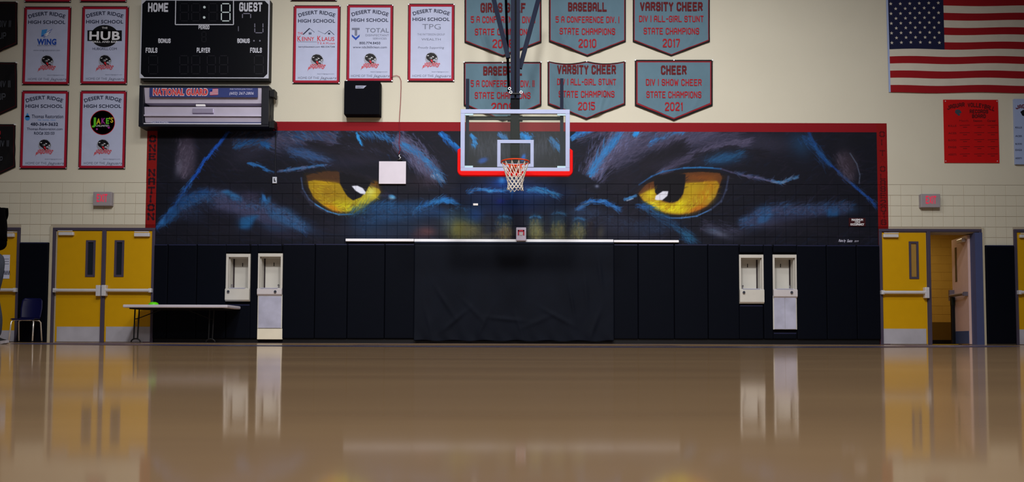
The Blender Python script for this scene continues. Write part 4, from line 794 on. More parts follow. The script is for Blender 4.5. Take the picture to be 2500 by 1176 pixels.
pennant('black pennant with red letters, lowest on the left edge', -152, 303, 38, 408, 452, [('SOCCER', 328, 18, 120), ('5 A CONFERENCE DIV II', 350, 13, 160), ('STATE RUNNER UP', 390, 14, 130)], DKC, DTR, DKC, 10, inks=(mat('red_sewn_letter', (150,20,36), .7), DKL))

# ------------------------------------------------------------------ scoreboard
Y = YF - .16; r = rect(343, 0, 657, 191, Y); sb = thing('scoreboard', 'large black scoreboard with white frame and blank digits', 'scoreboard', ((r[0]+r[1])/2, Y, r[2]))
MB().box(r[0]+.02, r[1]+.01, Y+.02, YF-.001, r[2]-.03, r[3]).build('cabinet', BLACK, sb); MB().box(r[0], r[1], Y, Y+.02, r[2], r[3]).build('frame', mat('scoreboard_frame', (188,192,206), .4), sb)
q = rect(346, 2, 654, 188.5, Y); c = .07; MB().prism([(q[0]+c,q[2]),(q[1]-c,q[2]),(q[1],q[2]+c),(q[1],q[3]-c),(q[1]-c,q[3]),(q[0]+c,q[3]),(q[0],q[3]-c),(q[0],q[2]+c)], Y-.006, Y).build('face', mat('scoreboard_face', (4,5,12), .3), sb)
i = Ink(Y-.008)
for s, x, y, h, w_ in (('HOME', 386, 18, 18, 50), ('GUEST', 612, 17, 18, 57), ('PERIOD', 498, 66.5, 8, 27), ('BONUS', 401.5, 99.5, 9, 31), ('BONUS', 594.5, 99.5, 9, 31), ('FOULS', 370, 122.5, 10, 29), ('PLAYER', 496.5, 122.5, 10, 33), ('FOULS', 625, 122.5, 10, 29)): i.block(s, x, y, h, w_, 1.7)
i.done('lettering', mat('scoreboard_letter', (196,200,214), .6), sb)
i = Ink(Y-.0085); i.line([(429,0),(428,60),(570,60),(570,0)], 2.2); i.done('clock_outline', mat('scoreboard_letter', (196,200,214), .6), sb)
def seg(ink, cx, cy, w_, h, on, t=2.2):
    a, b = w_/2, h/2; S = {'a':[(-a,-b),(a,-b)],'b':[(a,-b),(a,0)],'c':[(a,0),(a,b)],'d':[(-a,b),(a,b)],'e':[(-a,0),(-a,b)],'f':[(-a,-b),(-a,0)],'g':[(-a,0),(a,0)]}
    for k in on:
        (p0, p1) = S[k]; dx, dy = (p1[0]-p0[0])*.1, (p1[1]-p0[1])*.1; ink.line([(cx+p0[0]+dx, cy+p0[1]+dy), (cx+p1[0]-dx, cy+p1[1]-dy)], t)
br = Ink(Y-.0085); seg(br, 551, 30, 21, 42, 'abcdefg', 2.6); br.disc(499, 17.5, 3.2, 12).disc(498.5, 42.5, 3.2, 12); br.done('bright_digit', mat('lit_segment', (200,216,220), .5), sb)
md = Ink(Y-.0085); seg(md, 602, 45, 20, 24, 'abf', 2.2); seg(md, 632, 68, 20, 24, 'bcdef', 2); md.line([(582,64),(582,76)], 1.5).disc(620, 99.5, 2, 8).disc(634.5, 99.5, 2, 8); md.done('half_seen_digit', mat('half_lit_segment', (120,120,140), .5), sb)
dm = Ink(Y-.0085)
for cx in (450, 478, 520): seg(dm, cx, 30, 20, 42, 'abcdefg', 1.2)
seg(dm, 498, 90, 10, 24, 'abcdefg', 1); seg(dm, 374, 158, 22, 44, 'abcdefg', 1.2); seg(dm, 632, 158, 22, 44, 'abcdefg', 1.2)
for cx in (449, 478, 516, 546): seg(dm, cx, 158, 20, 44, 'abcdefg', 1.1)
dm.done('unlit_digit', mat('unlit_segment', (26,26,36), .5), sb)

# ------------------------------------------------------------------ advertising display below the scoreboard
Y = YF - .34; r = rect(339, 208, 656, 309, Y); ad = thing('advertising_display', 'wide black framed metal display case with red lettered strip below the scoreboard', 'display case', ((r[0]+r[1])/2, Y, r[2]))
q = rect(350, 213, 638, 303, Y); f = MB(); f.box(r[0], r[1], Y, YF-.001, q[3], r[3]); f.box(r[0], r[1], Y, YF-.001, r[2], q[2]); f.box(r[0], q[0], Y, YF-.001, q[2], q[3]); f.box(q[1], r[1], Y, YF-.001, q[2], q[3]); f.build('case', mat('case_black', (12,14,26), .5), ad, bevel=.006)
MB().box(q[0], q[1], YF-.08, YF-.01, q[2], q[3]).build('back_plate', mat('dull_steel_shadow', (118,108,104), .5, .4), ad)
SH = mat('pale_sheet_metal', (206,200,222), .35, .35, var=.12, scale=4)
def strip(y0, y1, name, m_, dy, slant=0.0):
    a = rect(350.5, y0, 637.5, y1, Y); b = MB(); b.add([(a[0],Y+dy,a[3]),(a[1],Y+dy,a[3]),(a[1],Y+dy+slant,a[2]),(a[0],Y+dy+slant,a[2]),(a[0],YF-.08,a[3]),(a[1],YF-.08,a[3]),(a[1],YF-.08,a[2]),(a[0],YF-.08,a[2])], [(3,2,1,0),(4,5,6,7),(0,1,5,4),(7,6,2,3),(0,4,7,3),(2,6,5,1)]); return b.build(name, m_, ad)
strip(213, 249, 'upper_sheet', SH, .02, .06); strip(260, 279, 'middle_roll', SH, .03, .02); strip(279.5, 283, 'middle_ridge', SH, .01, 0); strip(284, 296, 'lower_roll', SH, .05, .03); strip(300.5, 303, 'bottom_sill', mat('bright_sill', (225,225,240), .3, .3), .0, 0)
BS = Y - .002; a = rect(365, 214.5, 629, 237, Y); MB().box(a[0], a[1], BS, Y+.02, a[2], a[3]).build('advert_strip', mat('advert_blue', (46,58,116), .5, var=.25, scale=2.5), ad)
Ink(BS-.0006).sans('NATIONAL', 411.5, 224.5, 15.5, 78, .09).sans('GUARD', 481, 224.5, 15.5, 55, .09).done('advert_word_edge', mat('pale_edge_ink', (205,190,200), .6), ad)
i = Ink(BS-.001); i.sans('NATIONAL', 411.5, 224.5, 14, 76, .05).sans('GUARD', 481, 224.5, 14, 53, .05); [i.line([(513,218+k*3.4),(532,217+k*3.4)], 1.5) for k in range(5)]; i.done('advert_word', mat('advert_red', (196,60,62), .6), ad)
i = Ink(BS-.0006); i.sans('(602) 267-2806', 590, 227.5, 6.4, 60, .008, shear=.2).sans('FREE TUITION JOIN TODAY', 589, 217.5, 3, 56, 0); [i.line([(512,219.6+k*3.4),(533,218.6+k*3.4)], 1.5) for k in range(4)]; i.done('advert_number', mat('pale_ink', (190,190,215), .6), ad)
Ink(BS-.0012).poly([(511,217),(519,217),(518,224),(510,224)]).done('advert_flag', INKB, ad)
a = rect(470, 265, 521, 276, Y+.02); MB().box(a[0], a[1], Y+.012, Y+.05, a[2], a[3]).build('latch_plate', mat('latch_metal', (176,168,196), .3, .5), ad, bevel=.004)
a = rect(476, 253, 499, 258, Y+.02); MB().box(a[0], a[1], Y+.05, Y+.1, a[2], a[3]).build('white_tag', mat('bright_white_tag', (250,248,255), .5), ad, bevel=.01)
a = rect(368, 296.5, 637, 300, Y); MB().box(a[0], a[1], Y+.03, Y+.1, a[2], a[3]).build('maker_strip', mat('maker_blue', (72,78,116), .5), ad); Ink(Y+.028).sans('NATIONAL', 391, 298, 4.2, 44, .01, shear=.2).done('maker_word', mat('pale_ink', (190,190,215), .6), ad)
for yy in (225, 301):
    a = rect(656, yy-7, 668, yy+8, Y); MB().box(r[1], a[1]-.04, Y+.06, Y+.2, a[2], a[3]).box(a[1]-.04, a[1]+.0, Y+.04, Y+.24, a[2]-.012, a[3]+.012).build('clamp_bracket', BLACK, ad)
x, z0 = at(661, 232, Y); _, z1 = at(661, 296, Y); MB().tube([(x, Y+.12, z0), (x-.03, Y+.12, (z0*2+z1)/3), (x-.04, Y+.12, (z0+z1*2)/3), (x, Y+.12, z1)], .006, 6).build('wire', BLACK, ad)

# ------------------------------------------------------------------ speaker, exit signs and small fittings
Y = YF - .24; r = rect(840, 197, 927, 279, Y); sp = thing('wall_speaker', 'square black speaker box under the blue chevron banner', 'speaker', ((r[0]+r[1])/2, Y, r[2]))
MB().box(r[0], r[1], Y, YF-.001, r[2], r[3]).build('cabinet', mat('speaker_black', (8,9,16), .85, spec=.08, bump=.6, bscale=90), sp, bevel=.01); a = rect(868, 209, 895, 216, Y); MB().prism([(a[0],a[2]),(a[1]-.06,a[2]),(a[1],a[3]),(a[0],a[3])], Y-.006, Y).build('name_plate', mat('plate_grey', (150,156,180), .5), sp); Ink(Y-.0075).sans('VARSITY', 878, 212.6, 3.6, 18, .02, shear=.2).done('plate_lettering', INKN, sp)
def exit_sign(x0, y0, x1, y1, label, tx):
    Y = YF - .1; r = rect(x0, y0, x1, y1, Y); t = thing('exit_sign', label, 'exit sign', ((r[0]+r[1])/2, Y, r[2]), 'grey exit signs over the doors')
    MB().box(r[0], r[1], Y, YF-.001, r[2], r[3]).build('housing', mat('exit_housing', (146,140,146), .5), t, bevel=.01); Ink(Y-.0015).block('EXIT', tx, (y0+y1)/2-2, 16, 26, 1.5, ).done('lettering', mat('exit_red', (224,60,90), .5, emit=((224,50,80), .25)), t)
exit_sign(227, 468, 272, 502, 'grey exit sign with red letters above the left yellow doors', 249); exit_sign(2249, 473, 2296, 506, 'grey exit sign with red letters above the open right doorway', 2273)
r = rect(925, 393.5, 991, 448.5, YF-.05); wb = thing('notice_board', 'blank white square board mounted on the mural right of the left eye', 'board', ((r[0]+r[1])/2, YF-.03, r[2])); MB().box(r[0], r[1], YF-.05, YF-.02, r[2], r[3]).build('board', mat('off_white_board', (206,200,214), .5), wb, bevel=.004); MB().box(r[0]+.1, r[1]-.1, YF-.02, YF-.001, r[2]+.08, r[3]-.08).build('bracket', BLACK, wb)
pts = [(955,190),(959,186),(968,184),(975,187),(979,196),(979,215),(978,245),(976,275),(974.5,300),(976,330),(974,348),(977,366),(973,376)]
cord = MB().tube([(at(a,b,YF-.03)[0], YF-.03, at(a,b,YF-.03)[1]) for a, b in pts], .0055, 6).build('red_cord', mat('red_cord_sheath', (140,24,44), .6), None, smooth=True); tag(cord, 'thin red cord hanging from the chevron banner down to the white square board', 'cord')
hk = thing('cord_hook', 'small metal hook above the white square board', 'hook', (at(976,391,YF)[0], YF-.02, at(976,391,YF)[1])); x, z = at(976, 391, YF-.03); MB().box(x-.045, x+.05, YF-.05, YF-.001, z+.0, z+.018).build('base', BLACK, hk); MB().tube([(x-.01, YF-.04, z+.018), (x+.02, YF-.04, z+.05), (x-.015, YF-.04, z+.08), (x, YF-.04, z+.11)], .009, 8).build('hook', ALU, hk, smooth=True)
r = rect(665, 431.5, 675.5, 447, YF-.03); sw = thing('switch_box', 'tiny white switch box on the mural left of the left eye', 'switch', ((r[0]+r[1])/2, YF-.02, r[2])); MB().box(r[0], r[1], YF-.03, YF-.001, r[2], r[3]).build('plate', mat('switch_white', (180,186,200), .5), sw, bevel=.004); Ink(YF-.032).line([(669.5,435),(669.5,443)], 2.2).disc(671.5, 442, 1.6, 8).done('toggle', INKK, sw)
x, z0 = at(671.5, 431, YF-.02); _, z1 = at(671.5, 322, YF-.02); cd = MB().tube([(x, YF-.014, z0), (x, YF-.014, z1)], .011, 8).build('conduit', mat('dark_conduit', (18,20,32), .6), None); tag(cd, 'dark conduit rising from the tiny switch box to the red band', 'conduit')
r = rect(1260, 556, 1284.5, 588.5, YF-.07); al = thing('fire_alarm_pull', 'small red and white fire alarm pull box on the white rail under the hoop', 'fire alarm', ((r[0]+r[1])/2, YF-.05, r[2])); MB().box(r[0], r[1], YF-.145, YF-.0715, r[2], r[3]).box(r[0]+.02, r[1]-.02, YF-.0715, YF-.001, r[2]+.07, r[3]-.01).build('cover', mat('milky_cover', (176,168,190), .3), al, bevel=.012)
a = rect(1264, 562, 1280, 575, YF-.08); f = MB(); f.box(a[0], a[1], YF-.155, YF-.144, a[3]-.035, a[3]); f.box(a[0], a[0]+.025, YF-.155, YF-.144, a[2], a[3]); f.box(a[1]-.025, a[1], YF-.155, YF-.144, a[2], a[3]); f.build('handle', mat('alarm_red', (170,40,62), .4), al, bevel=.003); x, z = at(1272, 572, YF-.08); MB().cyl((x, YF-.154, z), (x, YF-.144, z), .03, 14).build('button', mat('alarm_pale', (180,172,176), .4), al)
r = rect(1155, 496, 1167, 501, YF-.02); tg = MB().box(r[0], r[1], YF-.012, YF-.002, r[2], r[3]).build('paper_tag', mat('bright_white_tag', (250,248,255), .5), None, bevel=.003); tag(tg, 'tiny white tag stuck on the dark nose of the mural', 'tag')
r = rect(2073, 531.5, 2113.5, 552, YF-.02); oc = MB().box(r[0], r[1], YF-.012, YF-.002, r[2], r[3]).build('occupancy_sign', mat('dark_red_sign', (52,8,16), .5), None); tag(oc, 'small dark red maximum occupancy sign at the right end of the mural', 'sign'); Ink(YF-.0135).sans('MAXIMUM', 2093, 536.3, 4.8, 28, .05).sans('1350', 2093.5, 541.8, 4, 13, .03).sans('OCCUPANCY', 2093, 547.6, 4.8, 34, .05).done('lettering', INKW, oc)
i = Ink(YF-.0012); i.sans('Paint by', 2056.5, 587, 6, 17, .02, shear=.3).sans('Sato', 2075, 587.5, 6.4, 13, .02, shear=.3).sans('2019', 2091, 588.5, 4, 10, .0, shear=.3); i.mb.build('signature', mat('pale_ink', (190,190,215), .6), wall, label='painted white signature')

# ------------------------------------------------------------------ flag
Y = YF - .02; fg = thing('national_flag', 'large stars and stripes flag hung flat at the top right', 'flag', (at(2350, 226, Y)[0], Y, at(2350, 226, Y)[1])); FR = mat('flag_red', (140,10,22), .8); FW = mat('flag_white', (196,190,178), .8); FB = mat('flag_blue', (18,22,56), .8)
def warp(px, py): return (px + 6.5*(py/226), py + 1.4*math.sin(px/34.0 + py/60.0)*.8)
def stripe(x0, x1, y0, y1, mt, name, dy=0.0):
    n = 24; b = MB(); vs = []
    for j, yy in enumerate((y0, y1)):
        for i in range(n+1): p = warp(x0+(x1-x0)*i/n, yy); x, z = at(*p, Y); vs.append((x, Y+dy+.004*math.sin(p[0]/30), z))
    b.add(vs, [(i, i+1, n+2+i, n+1+i) for i in range(n)]); return b.build(name, mt, fg, smooth=True)
sh = 17.65
for k in range(13):
    y1 = 226 - (12-k)*sh; stripe(2303 if k < 7 else 2168, 2556, y1-sh, y1, FR if k % 2 == 0 else FW, 'stripe')
stripe(2168, 2303, 226-13*sh, 226-6*sh, FB, 'canton', -.001); stripe(2163.5, 2168, 226-13*sh, 226, mat('flag_header', (150,165,205), .7), 'header_tape')
star = None
for row in range(9):
    yy = 8.5 + row*12
    for c in range(6 if row % 2 == 0 else 5):
        px = 2174 + c*23.2 + (11.7 if row % 2 else 0) + 0; p = warp(px, yy); x, z = at(*p, Y)
        if star is None:
            s_ = MB(); pts = [( (.036 if i % 2 == 0 else .015)*math.cos(math.pi/2+i*math.pi/5), (.036 if i % 2 == 0 else .015)*math.sin(math.pi/2+i*math.pi/5)) for i in range(10)]; s_.prism(pts, -.002, 0); star = s_.build('star', FW, None, origin=(0,0,0)); o = star
        else: o = star.copy(); C.objects.link(o)
        o.parent = fg; o.location = Vector((x, Y-.006, z)) - fg.location

# ------------------------------------------------------------------ record boards
r = rect(2304.5, 243.5, 2438, 397.5, YF-.01); rb = MB().box(r[0], r[1], YF-.016, YF-.002, r[2], r[3]).build('record_board', mat('record_red', (178,10,12), .5), None); tag(rb, 'bright red volleyball records board below the flag', 'sign'); Yr = YF-.0175
Ink(Yr).block('JAGUAR', 2333, 258, 8.5, 45, 1.6, arch=170, rot=.2).block('VOLLEYBALL', 2396, 258, 8.5, 68, 1.6, arch=150, rot=-.16).block('RECORDS', 2390, 272, 7.6, 46, 1.7).block('BOARD', 2390, 283.5, 7.6, 34, 1.7).done('title', mat('record_ink', (60,6,12), .6), rb)
i = Ink(Yr)
for s, x in (('Match', 2353), ('Season', 2387), ('Career', 2421)): i.sans(s, x, 294.5, 5, 22, .03)
for s, y in (('KILLS', 307), ('ACES', 325), ('BLOCKS', 342), ('DIGS', 359), ('ASSISTS', 377)):
    i.sans(s, 2325, y, 4.5, 20, .02)
    for x in (2356, 2391, 2424): i.line([(x-13, y-1), (x+12, y-1.5)], 1.2).line([(x-5, y+3.5), (x+5, y+3.5)], 1.4)
i.done('table_lettering', mat('record_ink_2', (92,6,12), .6), rb)
i = Ink(Yr); k = .62
i.poly([(2339+x*k, 275+y*k) for x, y in [(-12,-6),(-9,-11),(-2,-13),(6,-12),(11,-7),(14,0),(11,2),(3,3),(8,6),(9,9),(5,12),(0,11),(-4,6),(-9,3),(-12,-1)]]); i.done('cat_head', mat('cat_grey', (50,62,74), .6), rb)
for gx, gy in ((2308,247),(2434,247),(2309,393),(2435,393)): x, z = at(gx, gy, YF-.018); MB().cyl((x, YF-.02, z), (x, YF-.016, z), .01, 8).build('screw', ALU, rb)
r = rect(2475, 243, 2606, 402, YF-.01); rb = MB().box(r[0], r[1], YF-.05, YF-.002, r[2], r[3]).build('record_board', mat('record_pale', (150,166,205), .5), None); tag(rb, 'pale blue white records board cut by the right edge', 'sign'); Yr = YF-.0515
Ink(Yr).block('JAGUAR', 2503, 259, 8, 48, 1.6, rot=.12).done('title', MAROON, rb); Ink(Yr).poly([(2491,273),(2498,268),(2512,270),(2520,280),(2508,286),(2496,282)]).done('cat_head', INKK, rb); i = Ink(Yr)
for s, y in (('KILLS', 311), ('ACES', 332), ('BLOCKS', 351), ('DIGS', 366), ('ASSISTS', 386)): i.sans(s, 2479, y, 4, 16, .02, align='l')
i.done('table_lettering', INKN, rb)
# ------------------------------------------------------------------ basketball goal
YB_ = 13.75; r = rect(1124.5, 267.5, 1391, 418, YB_); BX0, BX1, BZ0, BZ1 = r; cxb = (BX0+BX1)/2
goal = thing('basketball_goal', 'basketball backboard with orange rim and net hanging from a dark steel mast', 'basketball hoop', (cxb, YB_, BZ0))
FRW = mat('backboard_frame_white', (148,157,190), .4)
fw = .072; f = MB(); f.box(BX0, BX1, YB_-.02, YB_+.03, BZ1-fw, BZ1); f.box(BX0, BX1, YB_-.02, YB_+.03, BZ0, BZ0+fw*.85); f.box(BX0, BX0+fw, YB_-.02, YB_+.03, BZ0+fw*.85, BZ1-fw); f.box(BX1-fw, BX1, YB_-.02, YB_+.03, BZ0+fw*.85, BZ1-fw); f.build('board_frame', FRW, goal, bevel=.004)
gm = bpy.data.materials.new('backboard_glass'); gm.use_nodes = True; N, L = gm.node_tree.nodes, gm.node_tree.links; N.remove(N['Principled BSDF'])
tr = N.new('ShaderNodeBsdfTransparent'); tr.inputs[0].default_value = (.95, .97, .95, 1); df = N.new('ShaderNodeBsdfDiffuse'); df.inputs[0].default_value = (*lin((190,200,196)), 1); gl = N.new('ShaderNodeBsdfGlossy'); gl.inputs['Roughness'].default_value = .05
m1 = N.new('ShaderNodeMixShader'); m1.inputs[0].default_value = .022; L.new(tr.outputs[0], m1.inputs[1]); L.new(df.outputs[0], m1.inputs[2]); m2 = N.new('ShaderNodeMixShader'); m2.inputs[0].default_value = .025; L.new(m1.outputs[0], m2.inputs[1]); L.new(gl.outputs[0], m2.inputs[2]); L.new(m2.outputs[0], N['Material Output'].inputs[0])
MB().box(BX0+fw-.005, BX1-fw+.005, YB_-.006, YB_+.006, BZ0+fw*.85-.005, BZ1-fw+.005).build('glass', gm, goal)
q = rect(1214, 341.5, 1303, 407.5, YB_); s = .056; f = MB(); f.box(q[0], q[1], YB_-.009, YB_-.0065, q[3]-s, q[3]); f.box(q[0], q[0]+s, YB_-.009, YB_-.0065, q[2], q[3]-s); f.box(q[1]-s, q[1], YB_-.009, YB_-.0065, q[2], q[3]-s); f.box(q[0]+s, q[1]-s, YB_-.009, YB_-.0065, q[2], q[2]+s); f.build('target_square', FRW, goal)
for sx in (0, 1):
    for zz in (BZ0+fw*.85, BZ1-fw-.03):
        xx = BX0+fw if sx == 0 else BX1-fw-.14; MB().box(xx, xx+.14, YB_-.012, YB_+.02, zz, zz+.03).build('corner_clip', mat('clip_pale', (160,188,200), .4), goal)
# red edge padding, U shaped with rounded lower corners
def rounded_u():
    w_, rr = .082, .09; xo0, xo1, zo = BX0-.05, BX1+.05, BZ0-.085; zt = rect(0, 359, 10, 370, YB_)[3]; pts_o, pts_i = [], []
    def arc(cx, cz, r0, a0, a1, n=8): return [(cx+r0*math.cos(a0+(a1-a0)*i/n), cz+r0*math.sin(a0+(a1-a0)*i/n)) for i in range(n+1)]
    o = [(xo0, zt-.04)] + arc(xo0+rr, zo+rr, rr, math.pi, 1.5*math.pi) + arc(xo1-rr, zo+rr, rr, 1.5*math.pi, 2*math.pi) + [(xo1, zt-.04)]
    ri = .02; i = [(BX0+.002, zt)] + arc(BX0+.002+ri, BZ0-.002+ri-.0, ri, math.pi, 1.5*math.pi) + arc(BX1-.002-ri, BZ0-.002+ri, ri, 1.5*math.pi, 2*math.pi) + [(BX1-.002, zt)]
    o[0] = (xo0, zt-.03); n = len(o); m_ = MB(); y0, y1 = YB_-.045, YB_+.05
    vs = [(a, y0, b) for a, b in o] + [(a, y0, b) for a, b in i] + [(a, y1, b) for a, b in o] + [(a, y1, b) for a, b in i]; fs = []
    for k in range(n-1): fs += [(k, k+1, n+k+1, n+k), (2*n+k+1, 2*n+k, 3*n+k, 3*n+k+1), (k+1, k, 2*n+k, 2*n+k+1), (n+k, n+k+1, 3*n+k+1, 3*n+k)]
    fs += [(0, n, 3*n, 2*n), (2*n-1, n-1, 3*n-1, 4*n-1)]; return m_.add(vs, fs)
rounded_u().build('edge_padding', mat('red_edge_foam', (200,5,4), .5, spec=.08), goal, bevel=.012)
# rim, bracket
RX, RZ = at(1258, 396, YB_-.35); RY = YB_-.38; RR = .229; ORG = mat('orange_rim', (205,58,8), .4, spec=.15)
MB().tube([(RX+RR*math.cos(a), RY+RR*math.sin(a), RZ) for a in [i*2*math.pi/48 for i in range(48)]], .0105, 10, closed=True).build('rim', ORG, goal, smooth=True)
br = MB(); br.box(RX-.11, RX+.11, YB_-.03, YB_-.01, RZ-.17, RZ+.02); br.add([(RX-.1, YB_-.03, RZ+.0), (RX+.1, YB_-.03, RZ+.0), (RX+.06, RY+RR, RZ+.0), (RX-.06, RY+RR, RZ+.0), (RX-.08, YB_-.03, RZ-.11), (RX+.08, YB_-.03, RZ-.11), (RX+.06, RY+RR, RZ-.03), (RX-.06, RY+RR, RZ-.03)], [(0,3,2,1),(4,5,6,7),(0,4,7,3),(1,2,6,5),(3,7,6,2),(0,1,5,4)]); br.build('rim_bracket', ORG, goal)
br = MB(); 
for sx in (-1, 1): br.tube([(RX+sx*.1, YB_-.03, RZ-.06), (RX+sx*.17, RY+.15, RZ-.015)], .009, 8)
br.build('rim_brace', ORG, goal)
hk = MB()
for k in range(12): a = (k+.5)*math.pi/6; hk.tube([(RX+RR*math.cos(a), RY+RR*math.sin(a), RZ-.008), (RX+RR*.98*math.cos(a), RY+RR*.98*math.sin(a), RZ-.03)], .004, 5)
hk.build('net_hooks', ORG, goal, kind='stuff')
# net: twelve cords each way in a diamond mesh
def rad(v): return RR*.97 + (.118-RR*.97)*min(1, v/.8)**.75 + (.012*((v-.8)/.2) if v > .8 else 0)
LV = [0, .36, .5, .62, .73, .83, .92, 1.0]; H = .44; knots = []; nt_ = MB()
for lv, v in enumerate(LV):
    off = .5 if lv % 2 == 0 else 0.0
    knots.append([(RX + rad(v)*math.cos((k+off)*math.pi/6+.1*v), RY + rad(v)*math.sin((k+off)*math.pi/6+.1*v), RZ-.02 - H*v + random.uniform(-.004, .004) - (.012*math.cos((k)*1.7) if lv == len(LV)-1 else 0)) for k in range(12)])
for lv in range(len(LV)-1):
    for k in range(12):
        a = knots[lv][k]; s0 = (0, 1) if lv % 2 == 0 else (-1, 0)
        for d_ in s0:
            b = knots[lv+1][(k+d_) % 12]; mid = [(a[i]+b[i])/2 for i in range(3)]; mid[2] -= .006; nt_.tube([a, mid, b], .0062 if lv == 0 else .0056, 5)
for K_ in knots[1:]:
    for p in K_: nt_.sphere(p, .010, 6, 5)
nt_.build('net', mat('net_cord', (196,190,182), .8), goal)
# steel behind the glass and the mast
yb = YB_+.1; NS = mat('dark_navy_tube', (20,26,44), .6, spec=.08); a = rect(1137, 193, 1145, 412, yb); MB().box(a[0], a[1], yb-.02, yb+.03, a[2], a[3]).build('vertical_bar', NS, goal); a = rect(1367.5, 192, 1375.5, 412, yb); MB().box(a[0], a[1], yb-.02, yb+.03, a[2], a[3]).build('vertical_bar', NS, goal)
a = rect(1142, 285, 1370, 292.5, yb); MB().box(a[0], a[1], yb-.03, yb+.02, a[2], a[3]).build('cross_bar', BLACK, goal)
a = rect(1142, 402, 1370, 410, yb); MB().box(a[0], a[1], yb-.02, yb+.02, a[2]-.03, a[3]-.03).build('lower_cross_bar', BLACK, goal)
a = rect(1246, 245, 1268.5, 405, yb+.1); MB().box(a[0], a[1], yb+.03, yb+.19, a[2], a[3]).box(a[0]-.05, a[1]+.05, yb+.02, yb+.04, zc(296, yb), zc(281, yb)).build('mast_foot', mat('mast_dark', (7,9,14), .6, spec=.06), goal, bevel=.008)
MB().box(a[0]+.015, a[1]-.015, YB_+.012, yb+.03, a[2]+.15, a[3]-.25).build('board_mount', mat('mast_dark', (7,9,14), .6, spec=.06), goal)
ztop = 8.6
b0, b1 = at(1246.5, 240, yb+.1)[0], at(1254.5, 240, yb+.1)[0]; zz = zc(238, yb+.1)
MB().box(b0, b1+.01, yb+.04, yb+.12, zz-.03, ztop).build('mast_rail', NS, goal); c0, c1 = at(1260.5, 240, yb+.1)[0], at(1269, 240, yb+.1)[0]; MB().box(c0, c1, yb+.04, yb+.12, zz-.03, ztop).build('mast_rail', NS, goal); MB().box(b1, c0+.01, yb+.08, yb+.11, zz-.03, ztop).build('mast_web', mat('mast_dark', (7,9,14), .6, spec=.06), goal)
def strut(p0, p1, w_, name, mt, y0=0.0):
    P0, P1 = at(*p0, yb+.1), at(*p1, yb+.1); d = Vector((P1[0]-P0[0], 0, P1[1]-P0[1])); e = d.normalized(); q0 = Vector((P0[0], yb+.14+y0, P0[1])); q1 = q0 + d*1.45; q1.y += .35; q0 -= e*.0
    n = Vector((-e.z, 0, e.x))*w_/2; k = Vector((0, w_*.5, 0)); MB().add([q0-n-k, q0+n-k, q0+n+k, q0-n+k, q1-n-k, q1+n-k, q1+n+k, q1-n+k], [(0,1,2,3),(7,6,5,4),(0,4,5,1),(1,5,6,2),(2,6,7,3),(3,7,4,0)]).build(name, mt, goal)
strut((1241, 140), (1209, 0), .075, 'diagonal_strut', NS); strut((1269, 165), (1311, 0), .075, 'diagonal_strut', NS); strut((1242, 222), (1235.5, 0), .045, 'winch_cable', mat('cable_black', (3,3,5), .9, spec=.0), -.02)
for gx, gy in ((1244, 216), (1247, 225), (1272, 225)):
    x, z = at(gx, gy, yb+.02); MB().tube([(x+.022*math.cos(i*.785), yb+.02, z+.022*math.sin(i*.785)) for i in range(8)], .006, 6, closed=True).build('shackle', ALU, goal)
x0_, z_ = at(1244, 228, yb+.02); x1_, _ = at(1272, 228, yb+.02); MB().box(x0_, x1_, yb+.02, yb+.05, z_-.01, z_+.012).build('clamp_plate', BLACK, goal)

# ------------------------------------------------------------------ folding table with disc cone
TY = 15.05; X0, X1, Z0, Z1 = rect(299, 743.2, 555, 751.3, TY); tb = thing('folding_table', 'white topped folding table standing in front of the left yellow doors', 'table', ((X0+X1)/2, TY+.35, 0))
MB().box(X0, X1, TY, TY+.75, Z0+.004, Z1).build('tabletop', mat('table_plastic', (188,184,196), .5), tb, bevel=.018, segs=3)
MB().box(X0+.1, X1-.1, TY+.06, TY+.7, Z0-.02, Z0+.004).build('apron', BLACK, tb)
for px in (333.5, 516):
    xm_ = at(px, 790, TY+.37)[0]; lg = MB()
    for dx in (-.035, .035): lg.tube([(xm_+dx+.01*(dx > 0), TY+.37, Z0), (xm_+dx-.012, TY+.37, .06)], .0135, 8)
    lg.tube([(xm_+.085*math.cos(a)-.01, TY+.37, .012+.06*math.sin(a)) for a in [math.pi*i/10 for i in range(11)]], .013, 8)
    lg.build('leg', BLACK, tb)
    s = 1 if px < 400 else -1; MB().tube([(xm_-.04*s, TY+.37, .44), (xm_+.02*s, TY+.37, .45), (xm_+.5*s, TY+.37, Z0)], .009, 8).build('brace', BLACK, tb)
x, z = at(371.5, 743, TY+.06); cn = MB(); pr = [(.09, 0), (.088, .012), (.078, .03), (.06, .043), (.035, .052), (.03, .05)]
cn.grid(lambda u, v: ((lambda i, f: (x+(pr[i][0]+(pr[min(i+1,5)][0]-pr[i][0])*f)*math.cos(u*6.28319), TY+.12+(pr[i][0]+(pr[min(i+1,5)][0]-pr[i][0])*f)*math.sin(u*6.28319), Z1+pr[i][1]+(pr[min(i+1,5)][1]-pr[i][1])*f))(min(int(v*5), 4), v*5-min(int(v*5), 4))), 28, 10)
c_ = cn.build('disc_cone', mat('lime_plastic', (96,220,10), .4), None, smooth=True); tag(c_, 'lime green dome shaped training cone on the folding table', 'training cone')

